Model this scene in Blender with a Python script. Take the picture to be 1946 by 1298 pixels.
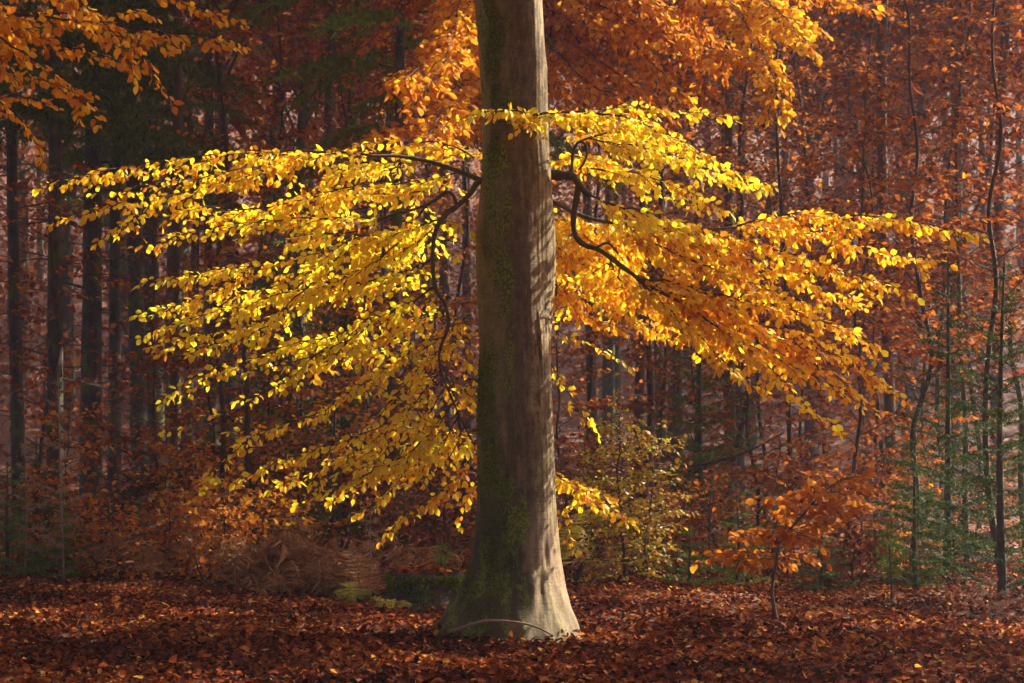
import bpy, math
import numpy as np

# ------------------------------------------------------------------ camera, sky, sun, exposure
scene = bpy.context.scene
for o in list(bpy.data.objects):
    bpy.data.objects.remove(o)
COL = scene.collection
W_PX, H_PX, F_PX, HORIZON, EYE = 1946.0, 1298.0, 3500.0, 800.0, 1.6

cam_data = bpy.data.cameras.new('camera')
cam_data.sensor_width = 36.0
cam_data.lens = F_PX / W_PX * 36.0
cam_data.shift_y = (HORIZON - H_PX / 2) / W_PX
cam_data.clip_start, cam_data.clip_end = 0.1, 2000.0
cam_data.dof.use_dof = True
cam_data.dof.focus_distance = 14.0
cam_data.dof.aperture_fstop = 5.0
cam = bpy.data.objects.new('camera', cam_data)
COL.objects.link(cam)
cam.location = (0, 0, EYE)
cam.rotation_euler = (math.pi / 2, 0, 0)
scene.camera = cam

SUN_AZ, SUN_EL = math.radians(32.0), math.radians(36.0)      # azimuth from +X towards +Y
SUN_DIR = np.array([math.cos(SUN_EL) * math.cos(SUN_AZ), math.cos(SUN_EL) * math.sin(SUN_AZ), math.sin(SUN_EL)])
world = bpy.data.worlds.new('World')
scene.world = world
world.use_nodes = True
wn = world.node_tree
wn.nodes.clear()
sky = wn.nodes.new('ShaderNodeTexSky')
sky.sky_type = 'NISHITA'
sky.sun_disc = False
sky.sun_elevation = SUN_EL
sky.sun_rotation = math.pi / 2 - SUN_AZ
sky.air_density, sky.dust_density, sky.ozone_density = 0.35, 9.0, 0.0
bg = wn.nodes.new('ShaderNodeBackground')
bg.inputs['Strength'].default_value = 0.065
wo = wn.nodes.new('ShaderNodeOutputWorld')
wn.links.new(sky.outputs[0], bg.inputs[0])
wn.links.new(bg.outputs[0], wo.inputs[0])

sun_data = bpy.data.lights.new('sun', 'SUN')
sun_data.energy = 4.4
sun_data.angle = math.radians(0.53)
sun_data.color = (1.0, 0.88, 0.68)
sun = bpy.data.objects.new('sun', sun_data)
COL.objects.link(sun)
sun.location = (20, 10, 25)
from mathutils import Vector
sun.rotation_euler = Vector(SUN_DIR).to_track_quat('Z', 'Y').to_euler()

vs = scene.view_settings
vs.view_transform, vs.look, vs.gamma, vs.exposure = 'Standard', 'None', 1.0, 2.08
vs.use_curve_mapping = False
scene.render.engine = 'CYCLES'
cy = scene.cycles
cy.max_bounces, cy.diffuse_bounces, cy.transmission_bounces, cy.glossy_bounces, cy.volume_bounces = 9, 6, 6, 2, 1
cy.use_denoising = True
cy.denoiser = 'OPENIMAGEDENOISE'
cy.denoising_input_passes = 'RGB_ALBEDO_NORMAL'
cy.denoising_prefilter = 'ACCURATE'
cy.caustics_reflective = cy.caustics_refractive = False
cy.sample_clamp_indirect = 6.0
cy.volume_step_rate = 4.0

# ------------------------------------------------------------------ helpers
UP = np.array([0.0, 0.0, 1.0])
CAMV = np.array([0.0, -1.0, 0.0])


def P(px, py, d):
    """the point seen at pixel (px, py) that stands d metres in front of the eye"""
    return np.array([(px - W_PX / 2) / F_PX * d, d, EYE + (HORIZON - py) / F_PX * d])


def norm(v):
    return v / np.maximum(np.linalg.norm(v, axis=-1, keepdims=True), 1e-9)


def gh(x, y):
    """height of the forest floor"""
    x, y = np.asarray(x, float), np.asarray(y, float)
    t = np.maximum(0, y - 36)
    hill = np.where(t < 60, 0.0042 * t * t, 0.0042 * 3600 + 0.50 * (t - 60))
    n = 0.035 * np.sin(x * 1.3 + y * .7 + 1) + 0.03 * np.sin(x * .53 - y * 1.1) + 0.018 * np.sin(3.1 * x + 2.3 * y + 2)
    far = np.clip((y - 20) / 20, 0, 1)
    n = n + far * (0.35 * np.sin(x * .21 + 1.7) * np.cos(y * .13) + .2 * np.sin(x * .4 + y * .3))
    return n + hill


def smooth(pts, step=0.06, nmin=6):
    pts = np.asarray(pts, float)
    seg = np.linalg.norm(np.diff(pts, axis=0), axis=1)
    n = max(nmin, int(seg.sum() / step))
    a = np.vstack([2 * pts[0] - pts[1], pts, 2 * pts[-1] - pts[-2]])
    cs = np.concatenate([[0], np.cumsum(seg)])
    s = np.linspace(0, cs[-1], n)
    k = np.clip(np.searchsorted(cs, s, side='right') - 1, 0, len(seg) - 1)
    t = ((s - cs[k]) / np.maximum(seg[k], 1e-9))[:, None]
    p0, p1, p2, p3 = a[k], a[k + 1], a[k + 2], a[k + 3]
    return .5 * (2 * p1 + (p2 - p0) * t + (2 * p0 - 5 * p1 + 4 * p2 - p3) * t ** 2 + (3 * p1 - p0 - 3 * p2 + p3) * t ** 3)


def tangents(p):
    t = np.gradient(p, axis=0)
    return norm(t)


class Wood:
    def __init__(self):
        self.v, self.f, self.n = [], [], 0

    def tube(self, pts, r, sides=5, cap=True, rough=0.0, rng=None):
        pts = np.asarray(pts, float)
        n = len(pts)
        r = np.broadcast_to(np.asarray(r, float), (n,))
        T = tangents(pts)
        ref = np.where(np.abs(T[:, 2:3]) > .9, np.array([[1.0, 0, 0]]), np.array([[0, 0, 1.0]]))
        if abs(T[:, 2].mean()) > .6:
            ref = np.array([[1.0, 0.1, 0]])
        else:
            ref = np.array([[0, 0, 1.0]])
        B = norm(np.cross(T, ref))
        N = np.cross(B, T)
        a = np.linspace(0, 2 * np.pi, sides, endpoint=False)
        rr = r[:, None] * np.ones((1, sides))
        if rough and rng is not None:
            rr = rr * (1 + rough * rng.uniform(-1, 1, rr.shape))
        V = pts[:, None, :] + rr[:, :, None] * (np.cos(a)[None, :, None] * B[:, None, :] + np.sin(a)[None, :, None] * N[:, None, :])
        i = np.arange(n - 1)[:, None] * sides
        j = np.arange(sides)[None, :]
        k = (j + 1) % sides
        F = np.stack([i + j, i + k, i + sides + k, i + sides + j], -1).reshape(-1, 4) + self.n
        self.v.append(V.reshape(-1, 3))
        self.f.append(F)
        self.n += n * sides
        if cap and sides >= 4:
            self.v.append(pts[-1:] + T[-1:] * r[-1] * .5)
            b = self.n - sides
            F = np.stack([b + np.arange(sides), b + (np.arange(sides) + 1) % sides, np.full(sides, self.n), np.full(sides, self.n)], -1)
            self.tri = getattr(self, 'tri', [])
            self.tri.append(F[:, :3])
            self.n += 1


def raw_mesh(name, V, faces, mat, tint=None, smooth_shade=True):
    me = bpy.data.meshes.new(name)
    V = np.asarray(V, np.float32)
    me.vertices.add(len(V))
    me.vertices.foreach_set('co', V.ravel())
    faces = [np.asarray(f, np.int32) for f in faces if len(f)]
    loops = np.concatenate([f.ravel() for f in faces])
    tot = np.concatenate([np.full(len(f), f.shape[1], np.int32) for f in faces])
    start = np.concatenate([[0], np.cumsum(tot)[:-1]]).astype(np.int32)
    me.loops.add(len(loops))
    me.loops.foreach_set('vertex_index', loops)
    me.polygons.add(len(tot))
    me.polygons.foreach_set('loop_start', start)
    me.polygons.foreach_set('use_smooth', np.full(len(tot), smooth_shade))
    if tint is not None:
        at = me.attributes.new('tint', 'FLOAT', 'POINT')
        at.data.foreach_set('value', np.asarray(tint, np.float32))
    me.update(calc_edges=True)
    me.materials.append(mat)
    return me


def link(name, data, parent=None, loc=None):
    o = bpy.data.objects.new(name, data)
    COL.objects.link(o)
    if parent is not None:
        o.parent = parent
    if loc is not None:
        o.location = loc
    return o


def thing(name, label, cat, loc=(0, 0, 0), group=None, data=None, kind=None):
    o = link(name, data, loc=tuple(float(c) for c in loc))
    o['label'], o['category'] = label, cat
    if group:
        o['group'] = group
    if kind:
        o['kind'] = kind
    return o


def wood_obj(name, W, mat, parent, off=(0, 0, 0)):
    if not W.v:
        return None
    V = np.concatenate(W.v) - np.asarray(off)
    fs = [np.concatenate(W.f)]
    if getattr(W, 'tri', None):
        fs.append(np.concatenate(W.tri))
    return link(name, raw_mesh(name, V, fs, mat), parent)


# leaf outlines: (along, across, lift) and triangles
def _leaf_hi():
    m = [(0, 0), (.3, 0), (.66, 0), (1, 0)]
    l = [(.13, .20), (.42, .335), (.76, .215)]
    V = [(u, 0, 0) for u, _ in m] + [(u, v, .10 * v / .33) for u, v in l] + [(u, -v, .10 * v / .33) for u, v in l]
    F = []
    for b, fl in ((4, 0), (7, 1)):
        for t in ((0, 1, b), (b, 1, b + 1), (1, 2, b + 1), (b + 1, 2, b + 2), (2, 3, b + 2)):
            F.append(t if fl else t[::-1])
    return np.array(V, float), np.array(F)


def _leaf_mid():
    V = [(0, 0, 0), (.5, 0, 0), (1, 0, 0), (.2, .25, .07), (.62, .31, .09), (.2, -.25, .07), (.62, -.31, .09)]
    F = [(3, 1, 0), (4, 1, 3), (4, 2, 1), (0, 1, 5), (5, 1, 6), (1, 2, 6)]
    return np.array(V, float), np.array(F)


LEAF_HI, LEAF_MID = _leaf_hi(), _leaf_mid()
LEAF_LO = (np.array([(0, 0, 0), (.45, .33, .08), (1, 0, 0), (.45, -.33, .08)], float), np.array([(0, 2, 1), (0, 3, 2)]))
NEEDLE = (np.array([(0, .045, 0), (1, 0, 0), (0, -.045, 0)], float), np.array([(0, 1, 2)]))
PINNA = (np.array([(0, .02, 0), (.15, .085, .02), (.6, .06, .02), (1, 0, 0), (.6, -.06, .02), (.15, -.085, .02), (0, -.02, 0)], float),
         np.array([(0, 6, 1), (6, 5, 1), (1, 5, 2), (5, 4, 2), (2, 4, 3)]))


class Leaves:
    def __init__(self):
        self.p, self.a, self.n, self.s, self.t = [], [], [], [], []

    def add(self, p, a, n, s, t):
        self.p.append(p); self.a.append(a); self.n.append(n); self.s.append(s); self.t.append(t)

    def cat(self):
        return [np.concatenate(x) for x in (self.p, self.a, self.n, self.s, self.t)]

    def count(self):
        return sum(len(x) for x in self.p)


def leaf_geo(p, a, n, s, t, tmpl, rng, curl=.18, wid=.15, width=1.0):
    V0, F0 = tmpl
    a = norm(a)
    side = norm(np.cross(n, a))
    n = np.cross(a, side)
    m = len(p)
    c = rng.normal(0.6, 1.0, m) * curl
    fold = rng.uniform(.2, 1.8, m)
    w = width * (1 + rng.uniform(-wid, wid, m))
    tw = rng.normal(0, .35, m)
    u, v, h = V0[:, 0], V0[:, 1], V0[:, 2]
    lift = fold[:, None] * h[None] - c[:, None] * (u ** 2)[None] + tw[:, None] * (u * v)[None]
    V = p[:, None] + s[:, None, None] * (u[None, :, None] * a[:, None] + (w[:, None] * v[None])[:, :, None] * side[:, None] + lift[:, :, None] * n[:, None])
    k = len(V0)
    F = F0[None] + (np.arange(m) * k)[:, None, None]
    return V.reshape(-1, 3), F.reshape(-1, 3), np.repeat(t, k)


def leaf_obj(name, data, tmpl, mat, parent, rng, off=(0, 0, 0), kind='stuff', **kw):
    V, F, T = leaf_geo(*data, tmpl, rng, **kw)
    o = link(name, raw_mesh(name, V - np.asarray(off), [F], mat, T), parent)
    if kind:
        o['kind'] = kind
    return o


def spray(W, L, rng, pts, r0, r1, s0=.1, gap=.07, tl=(.22, .5), leaf=.085, lgap=.042, droop=.3, tint=(.6, .15),
          sides=6, cam=.5, sub=2, step=.05, jit=.35, wood=True, twig_r=.0035, wob=.012):
    """a bough along pts with alternate leafy twigs laid in drooping sheets"""
    p = smooth(pts, step)
    n = len(p)
    if wob:
        w = np.cumsum(rng.normal(0, wob, (n, 3)), axis=0)
        w -= np.linspace(0, 1, n)[:, None] * w[-1]
        p = p + w * .5
    T = tangents(p)
    rad = np.linspace(r0, r1, n)
    if wood:
        W.tube(p, rad, sides)
    length = np.linalg.norm(np.diff(p, axis=0), axis=1).sum()
    s, sg = s0 * length, 1 if rng.random() < .5 else -1
    while s < length:
        f = s / length
        i = min(n - 1, int(f * (n - 1)))
        ln = rng.uniform(*tl) * (1.0 - .55 * f)
        twig(W, L, rng, p[i], T[i], sg, ln, leaf, lgap, droop, tint, cam, sub, jit, twig_r)
        sg = -sg
        s += gap * rng.uniform(.5, 1.5)
    twig(W, L, rng, p[-1], T[-1], 0, tl[0] * .7, leaf, lgap, droop * .6, tint, cam, 0, jit, twig_r)


def twig(W, L, rng, p0, T, sg, ln, leaf, lgap, droop, tint, cam, sub, jit, twig_r):
    B = np.cross(T, UP)
    B = B / max(np.linalg.norm(B), 1e-6)
    if abs(T[2]) > .93:
        B = norm(np.array([rng.normal(), rng.normal(), 0.0]))
    a = math.radians(rng.uniform(30, 62)) if sg else rng.uniform(-.2, .2)
    sg = sg or 1
    front = 1.0 if (B[1] * sg) < 0 else .25
    d = T * math.cos(a) + B * sg * math.sin(a) + UP * (-droop * rng.uniform(.2, 1.3) * front + rng.normal(0, .08))
    d = d / np.linalg.norm(d)
    m = 5 if twig_r > .003 else 4
    pts = [p0]
    for q in range(m - 1):
        d = d + T * .06 - UP * .07 * rng.uniform(0, 1.6) + rng.normal(0, .07, 3)
        d = d / np.linalg.norm(d)
        pts.append(pts[-1] + d * ln / (m - 1))
    pts = np.array(pts)
    if twig_r > .0021:
        W.tube(pts, np.linspace(twig_r, twig_r * .4, m), 3, cap=False)
    ls = np.arange(lgap * rng.uniform(.6, 1.6), ln, lgap)
    if len(ls) == 0:
        ls = np.array([ln * .6])
    ls = np.append(ls * 1.0, ln)
    ls = np.clip(ls + rng.normal(0, lgap * .2, len(ls)), 0, ln)
    f = ls / ln * (m - 1)
    k = np.clip(f.astype(int), 0, m - 2)
    pos = pts[k] + (pts[k + 1] - pts[k]) * (f - k)[:, None]
    D = norm(pts[k + 1] - pts[k])
    nl = len(ls)
    N = norm(UP * rng.uniform(.45, .9) + CAMV * cam + rng.normal(0, jit, (nl, 3)))
    S = norm(np.cross(N, D))
    alt = np.where(np.arange(nl) % 2, 1.0, -1.0)[:, None]
    ang = np.radians(rng.uniform(28, 66, nl))[:, None]
    ang[-1] *= .15
    A = norm(D * np.cos(ang) + S * alt * np.sin(ang) - UP * rng.uniform(0, .35, (nl, 1)))
    pos = pos + A * .010
    size = leaf * np.clip(rng.normal(.92, .2, nl), .4, 1.25)
    tt = np.clip(rng.normal(tint[0], tint[1], nl) + rng.normal(0, .06), 0, 1)
    old = rng.random(nl) < .07
    tt = np.where(old, tt * rng.uniform(.1, .6, nl), tt)
    keep = rng.random(nl) > .14
    keep[-1] = True
    L.add(pos[keep], A[keep], N[keep], size[keep], tt[keep])
    if sub > 0 and ln > .2:
        for q in range(sub):
            i = rng.integers(1, m - 1)
            twig(W, L, rng, pts[i], norm(pts[i + 1] - pts[i]), 1 if rng.random() < .5 else -1, ln * rng.uniform(.4, .65), leaf, lgap, droop, tint, cam, 0, jit, twig_r * .7)


# ------------------------------------------------------------------ materials
def new_mat(name):
    m = bpy.data.materials.new(name)
    m.use_nodes = True
    nt = m.node_tree
    nt.nodes.clear()
    out = nt.nodes.new('ShaderNodeOutputMaterial')
    return m, nt, out


def ramp(nt, stops):
    r = nt.nodes.new('ShaderNodeValToRGB')
    e = r.color_ramp.elements
    while len(e) < len(stops):
        e.new(0.5)
    for el, (p, c) in zip(e, stops):
        el.position = p
        el.color = (*c, 1) if len(c) == 3 else c
    return r


def leaf_material(name, stops, trans=.5, gloss=.04, rough=.45, tscale=1.0, mottle=.25):
    m, nt, out = new_mat(name)
    N, Lk = nt.nodes, nt.links
    at = N.new('ShaderNodeAttribute'); at.attribute_name = 'tint'
    tc = N.new('ShaderNodeTexCoord')
    nz = N.new('ShaderNodeTexNoise'); nz.inputs['Scale'].default_value = 38.0; nz.inputs['Detail'].default_value = 2.0
    Lk.new(tc.outputs['Object'], nz.inputs['Vector'])
    ma = N.new('ShaderNodeMath'); ma.operation = 'MULTIPLY_ADD'; ma.inputs[1].default_value = mottle
    sub = N.new('ShaderNodeMath'); sub.operation = 'SUBTRACT'; sub.inputs[1].default_value = .5
    Lk.new(nz.outputs['Fac'], sub.inputs[0]); Lk.new(sub.outputs[0], ma.inputs[0]); Lk.new(at.outputs['Fac'], ma.inputs[2])
    r = ramp(nt, stops)
    Lk.new(ma.outputs[0], r.inputs[0])
    d = N.new('ShaderNodeBsdfDiffuse')
    t = N.new('ShaderNodeBsdfTranslucent')
    g = N.new('ShaderNodeBsdfGlossy'); g.inputs['Roughness'].default_value = rough
    Lk.new(r.outputs[0], d.inputs['Color'])
    if tscale != 1.0:
        h = N.new('ShaderNodeHueSaturation'); h.inputs['Value'].default_value = tscale; h.inputs['Saturation'].default_value = 1.0
        Lk.new(r.outputs[0], h.inputs['Color']); Lk.new(h.outputs[0], t.inputs['Color'])
    else:
        Lk.new(r.outputs[0], t.inputs['Color'])
    m1 = N.new('ShaderNodeMixShader'); m1.inputs[0].default_value = trans
    Lk.new(d.outputs[0], m1.inputs[1]); Lk.new(t.outputs[0], m1.inputs[2])
    m2 = N.new('ShaderNodeMixShader'); m2.inputs[0].default_value = gloss
    Lk.new(m1.outputs[0], m2.inputs[1]); Lk.new(g.outputs[0], m2.inputs[2])
    Lk.new(m2.outputs[0], out.inputs['Surface'])
    return m


def bark_material(name, c0, c1, scale=(14, 14, 3), moss=None, moss_amt=0.0, bump=.3):
    m, nt, out = new_mat(name)
    N, Lk = nt.nodes, nt.links
    tc = N.new('ShaderNodeTexCoord')
    mp = N.new('ShaderNodeMapping'); mp.inputs['Scale'].default_value = scale
    Lk.new(tc.outputs['Object'], mp.inputs[0])
    nz = N.new('ShaderNodeTexNoise'); nz.inputs['Scale'].default_value = 1.0; nz.inputs['Detail'].default_value = 5.0; nz.inputs['Roughness'].default_value = .65
    Lk.new(mp.outputs[0], nz.inputs['Vector'])
    r = ramp(nt, [(.3, c0), (.7, c1)])
    Lk.new(nz.outputs['Fac'], r.inputs[0])
    col = r.outputs[0]
    if moss:
        n2 = N.new('ShaderNodeTexNoise'); n2.inputs['Scale'].default_value = 2.2; n2.inputs['Detail'].default_value = 4.0
        Lk.new(tc.outputs['Object'], n2.inputs['Vector'])
        rr = ramp(nt, [(.62 - moss_amt * .25, (0, 0, 0)), (.72 - moss_amt * .25, (1, 1, 1))])
        Lk.new(n2.outputs['Fac'], rr.inputs[0])
        mx = N.new('ShaderNodeMix'); mx.data_type = 'RGBA'
        Lk.new(rr.outputs[0], mx.inputs[0]); Lk.new(col, mx.inputs[6]); mx.inputs[7].default_value = (*moss, 1)
        col = mx.outputs[2]
    b = N.new('ShaderNodeBsdfPrincipled')
    b.inputs['Roughness'].default_value = .85
    b.inputs['Specular IOR Level'].default_value = .25
    Lk.new(col, b.inputs['Base Color'])
    bp = N.new('ShaderNodeBump'); bp.inputs['Strength'].default_value = bump; bp.inputs['Distance'].default_value = .02
    Lk.new(nz.outputs['Fac'], bp.inputs['Height']); Lk.new(bp.outputs[0], b.inputs['Normal'])
    Lk.new(b.outputs[0], out.inputs['Surface'])
    return m


GOLD = leaf_material('golden beech leaf', [(0, (.30, .07, .01)), (.2, (.62, .20, .012)), (.42, (.85, .42, .015)), (.68, (.90, .64, .025)), (1, (.74, .70, .04))], trans=.6, gloss=.015)
AMBER = leaf_material('amber beech leaf', [(0, (.16, .035, .01)), (.4, (.50, .14, .012)), (.75, (.72, .29, .015)), (1, (.82, .48, .02))], trans=.55, gloss=.010, rough=.6)
RUSSET = leaf_material('russet beech leaf', [(0, (.07, .022, .012)), (.4, (.24, .058, .018)), (.75, (.44, .125, .018)), (1, (.62, .25, .022))], trans=.5, gloss=.008, rough=.65)
PINKY = leaf_material('dry pinkish leaf', [(0, (.09, .028, .014)), (.5, (.27, .080, .026)), (1, (.46, .18, .045))], trans=.4, gloss=.008, rough=.65)
YGREEN = leaf_material('yellow green leaf', [(0, (.40, .13, .012)), (.4, (.55, .30, .02)), (.7, (.46, .38, .02)), (1, (.20, .26, .02))], trans=.5, gloss=.03)
LITTER = leaf_material('fallen dry leaf', [(0, (.020, .008, .005)), (.35, (.095, .020, .007)), (.65, (.205, .042, .010)), (.85, (.34, .10, .02)), (1, (.50, .26, .05))], trans=.12, gloss=.006, rough=.6, mottle=.3)
NEEDLE_G = leaf_material('green spruce needle', [(0, (.026, .045, .010)), (.5, (.065, .105, .016)), (1, (.15, .21, .025))], trans=.2, gloss=.012, mottle=.4)
NEEDLE_B = leaf_material('dead brown needle', [(0, (.20, .11, .07)), (.5, (.38, .22, .13)), (1, (.52, .34, .17))], trans=.25, gloss=.03)
FERN_G = leaf_material('yellowing fern', [(0, (.12, .14, .02)), (.5, (.30, .30, .04)), (1, (.55, .45, .07))], trans=.4, gloss=.03)
FERN_B = leaf_material('brown dead fern', [(0, (.14, .055, .025)), (.5, (.28, .12, .05)), (1, (.45, .24, .10))], trans=.3, gloss=.02)
MOSS = leaf_material('moss tuft', [(0, (.05, .07, .008)), (.5, (.13, .18, .014)), (1, (.26, .31, .025))], trans=.3, gloss=.0)

TWIG = bark_material('dark twig bark', (.035, .024, .018), (.09, .062, .045), (30, 30, 8))
BARK_GREY = bark_material('grey sapling bark', (.05, .038, .03), (.13, .10, .078), (30, 30, 6))
BARK_SPRUCE = bark_material('spruce bark', (.035, .028, .024), (.10, .08, .066), (16, 16, 5), moss=(.09, .12, .015), moss_amt=.35, bump=.8)
BARK_LOG = bark_material('fallen log bark', (.03, .022, .018), (.085, .06, .045), (12, 12, 12), bump=.8)
STICK = bark_material('bare grey stick', (.16, .10, .075), (.32, .22, .17), (30, 30, 30), bump=.2)
LIMB = bark_material('mossy limb bark', (.05, .036, .02), (.13, .095, .05), (18, 18, 18), moss=(.09, .10, .015), moss_amt=.3, bump=.4)


def trunk_material():
    m, nt, out = new_mat('smooth beech bark with moss and stains')
    N, Lk = nt.nodes, nt.links
    tc = N.new('ShaderNodeTexCoord')
    obj = tc.outputs['Object']

    def noise(scale, vec=(1, 1, 1), detail=4.0, rough=.6, off=(0, 0, 0)):
        mp = N.new('ShaderNodeMapping'); mp.inputs['Scale'].default_value = vec; mp.inputs['Location'].default_value = off
        Lk.new(obj, mp.inputs[0])
        n = N.new('ShaderNodeTexNoise'); n.inputs['Scale'].default_value = scale; n.inputs['Detail'].default_value = detail; n.inputs['Roughness'].default_value = rough
        Lk.new(mp.outputs[0], n.inputs['Vector'])
        return n.outputs['Fac']

    def math_(op, a, b=None, c=None, clamp=False):
        n = N.new('ShaderNodeMath'); n.operation = op; n.use_clamp = clamp
        for i, x in enumerate((a, b, c)):
            if x is None:
                continue
            if isinstance(x, (int, float)):
                n.inputs[i].default_value = x
            else:
                Lk.new(x, n.inputs[i])
        return n.outputs[0]

    def sstep(x, lo, hi):
        n = N.new('ShaderNodeMapRange'); n.interpolation_type = 'SMOOTHSTEP'
        n.inputs['From Min'].default_value, n.inputs['From Max'].default_value = lo, hi
        Lk.new(x, n.inputs['Value'])
        return n.outputs['Result']

    def mix(fac, a, b):
        n = N.new('ShaderNodeMix'); n.data_type = 'RGBA'
        Lk.new(fac, n.inputs[0])
        for i, x in ((6, a), (7, b)):
            if isinstance(x, tuple):
                n.inputs[i].default_value = (*x, 1)
            else:
                Lk.new(x, n.inputs[i])
        return n.outputs[2]

    sp = N.new('ShaderNodeSeparateXYZ'); Lk.new(obj, sp.inputs[0])
    x, y, z = sp.outputs
    streak = noise(1.0, (26, 26, 9), 7, .66)
    blot = noise(3.2, (1, 1, .55), 5, .62)
    fine = noise(70, (1, 1, .7), 3, .5)
    base = ramp(nt, [(.38, (.060, .040, .016)), (.46, (.14, .096, .040)), (.52, (.21, .148, .064)), (.60, (.30, .218, .104))]); Lk.new(streak, base.inputs[0])
    col = base.outputs[0]
    col = mix(math_('MULTIPLY', sstep(fine, .50, .58), .45), col, (.075, .052, .026))
    col = mix(math_('MULTIPLY', sstep(noise(46, (1, 1, .8), 3, .6, (6, 3, 8)), .54, .62), .40), col, (.30, .225, .115))
    bl2 = noise(6.5, (1, 1, .6), 6, .7, (5, 9, 3))
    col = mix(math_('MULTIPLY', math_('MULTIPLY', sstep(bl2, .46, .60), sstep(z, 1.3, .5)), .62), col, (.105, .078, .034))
    # broad lichen bloom
    col = mix(math_('MULTIPLY', sstep(blot, .5, .68), .5), col, (.22, .175, .10))
    # olive algae film on the left half
    xa = math_('MULTIPLY_ADD', blot, .30, x)
    left = sstep(xa, .26, -.02)
    col = mix(math_('MULTIPLY', left, .62), col, (.20, .18, .055))
    # dark water stain running down the middle
    wob = math_('MULTIPLY_ADD', noise(1.4, (1, 1, .8), 3, .5, (3, 1, 7)), .30, -.15)
    xs = math_('ADD', x, wob)
    band = math_('MULTIPLY', sstep(xs, -.13, -.03), sstep(xs, .17, .08))
    st = math_('MULTIPLY', band, sstep(noise(1.0, (22, 22, 1.6), 4, .65, (1, 5, 2)), .22, .50))
    col = mix(math_('MULTIPLY', st, .62), col, (.055, .038, .022))
    # dark foot, with pale bark showing through in patches
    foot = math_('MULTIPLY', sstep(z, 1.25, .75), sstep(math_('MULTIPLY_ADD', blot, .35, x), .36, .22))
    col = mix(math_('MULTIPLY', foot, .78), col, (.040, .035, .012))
    pale = math_('MULTIPLY', sstep(z, 1.2, .5), sstep(noise(3.4, (1, 1, .45), 5, .6, (9, 2, 4)), .50, .56))
    pale = math_('MULTIPLY', pale, sstep(x, -.20, .02))
    col = mix(math_('MULTIPLY', pale, .72), col, (.235, .155, .098))
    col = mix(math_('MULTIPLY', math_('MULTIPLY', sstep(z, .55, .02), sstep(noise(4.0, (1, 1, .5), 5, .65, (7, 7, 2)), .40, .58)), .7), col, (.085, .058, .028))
    # moss cushions
    mo = noise(5.5, (1, 1, .42), 6, .68, (2, 7, 1))
    mside = math_('MULTIPLY', sstep(x, .10, -.06), sstep(x, -.40, -.22))
    mfoot = math_('MULTIPLY', sstep(x, .02, -.18), sstep(z, .9, .3))
    mm = math_('MAXIMUM', mside, mfoot)
    low = math_('MULTIPLY', sstep(z, 1.6, .8), math_('MULTIPLY', sstep(x, .18, .05), .8))
    mm = math_('MAXIMUM', mm, low)
    mk = sstep(math_('MULTIPLY_ADD', mm, .21, mo), .67, .77)
    mc = ramp(nt, [(.42, (.055, .075, .008)), (.58, (.19, .23, .015))]); Lk.new(fine, mc.inputs[0])
    col = mix(mk, col, mc.outputs[0])
    rmask = math_('MULTIPLY', sstep(x, .12, .22), sstep(noise(6, (1, 1, .6), 5, .6, (4, 4, 9)), .60, .68))
    rmask = math_('MULTIPLY', rmask, math_('MULTIPLY', sstep(z, 1.5, .9), .7))
    col = mix(rmask, col, (.17, .17, .03))
    b = N.new('ShaderNodeBsdfPrincipled')
    b.inputs['Roughness'].default_value = .78
    b.inputs['Specular IOR Level'].default_value = .3
    Lk.new(col, b.inputs['Base Color'])
    hgt = math_('MULTIPLY_ADD', mk, .9, math_('MULTIPLY_ADD', fine, .35, math_('MULTIPLY', streak, .8)))
    wr = noise(1.0, (6, 6, 70), 5, .65, (1, 1, 1))
    hgt = math_('MULTIPLY_ADD', wr, .6, hgt)
    col = mix(math_('MULTIPLY', sstep(wr, .53, .62), .38), col, (.07, .05, .025))
    Lk.new(col, b.inputs['Base Color'])
    bp = N.new('ShaderNodeBump'); bp.inputs['Strength'].default_value = .6; bp.inputs['Distance'].default_value = .009
    Lk.new(hgt, bp.inputs['Height']); Lk.new(bp.outputs[0], b.inputs['Normal'])
    Lk.new(b.outputs[0], out.inputs['Surface'])
    return m


def floor_material():
    m, nt, out = new_mat('leaf strewn forest soil')
    N, Lk = nt.nodes, nt.links
    tc = N.new('ShaderNodeTexCoord')
    v = N.new('ShaderNodeTexVoronoi'); v.inputs['Scale'].default_value = 9.0
    n = N.new('ShaderNodeTexNoise'); n.inputs['Scale'].default_value = .35; n.inputs['Detail'].default_value = 5
    Lk.new(tc.outputs['Object'], v.inputs['Vector']); Lk.new(tc.outputs['Object'], n.inputs['Vector'])
    sp = N.new('ShaderNodeSeparateColor'); Lk.new(v.outputs['Color'], sp.inputs[0])
    ad = N.new('ShaderNodeMath'); ad.operation = 'MULTIPLY_ADD'; ad.inputs[1].default_value = .6
    Lk.new(n.outputs['Fac'], ad.inputs[0]); 
    s2 = N.new('ShaderNodeMath'); s2.operation = 'MULTIPLY'; s2.inputs[1].default_value = .6
    Lk.new(sp.outputs[0], s2.inputs[0]); Lk.new(s2.outputs[0], ad.inputs[2])
    r = ramp(nt, [(.1, (.022, .011, .007)), (.5, (.085, .028, .014)), (.9, (.21, .07, .03))])
    Lk.new(ad.outputs[0], r.inputs[0])
    b = N.new('ShaderNodeBsdfPrincipled'); b.inputs['Roughness'].default_value = .8
    Lk.new(r.outputs[0], b.inputs['Base Color'])
    bp = N.new('ShaderNodeBump'); bp.inputs['Strength'].default_value = .6; bp.inputs['Distance'].default_value = .04
    Lk.new(v.outputs['Distance'], bp.inputs['Height']); Lk.new(bp.outputs[0], b.inputs['Normal'])
    Lk.new(b.outputs[0], out.inputs['Surface'])
    return m


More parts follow.
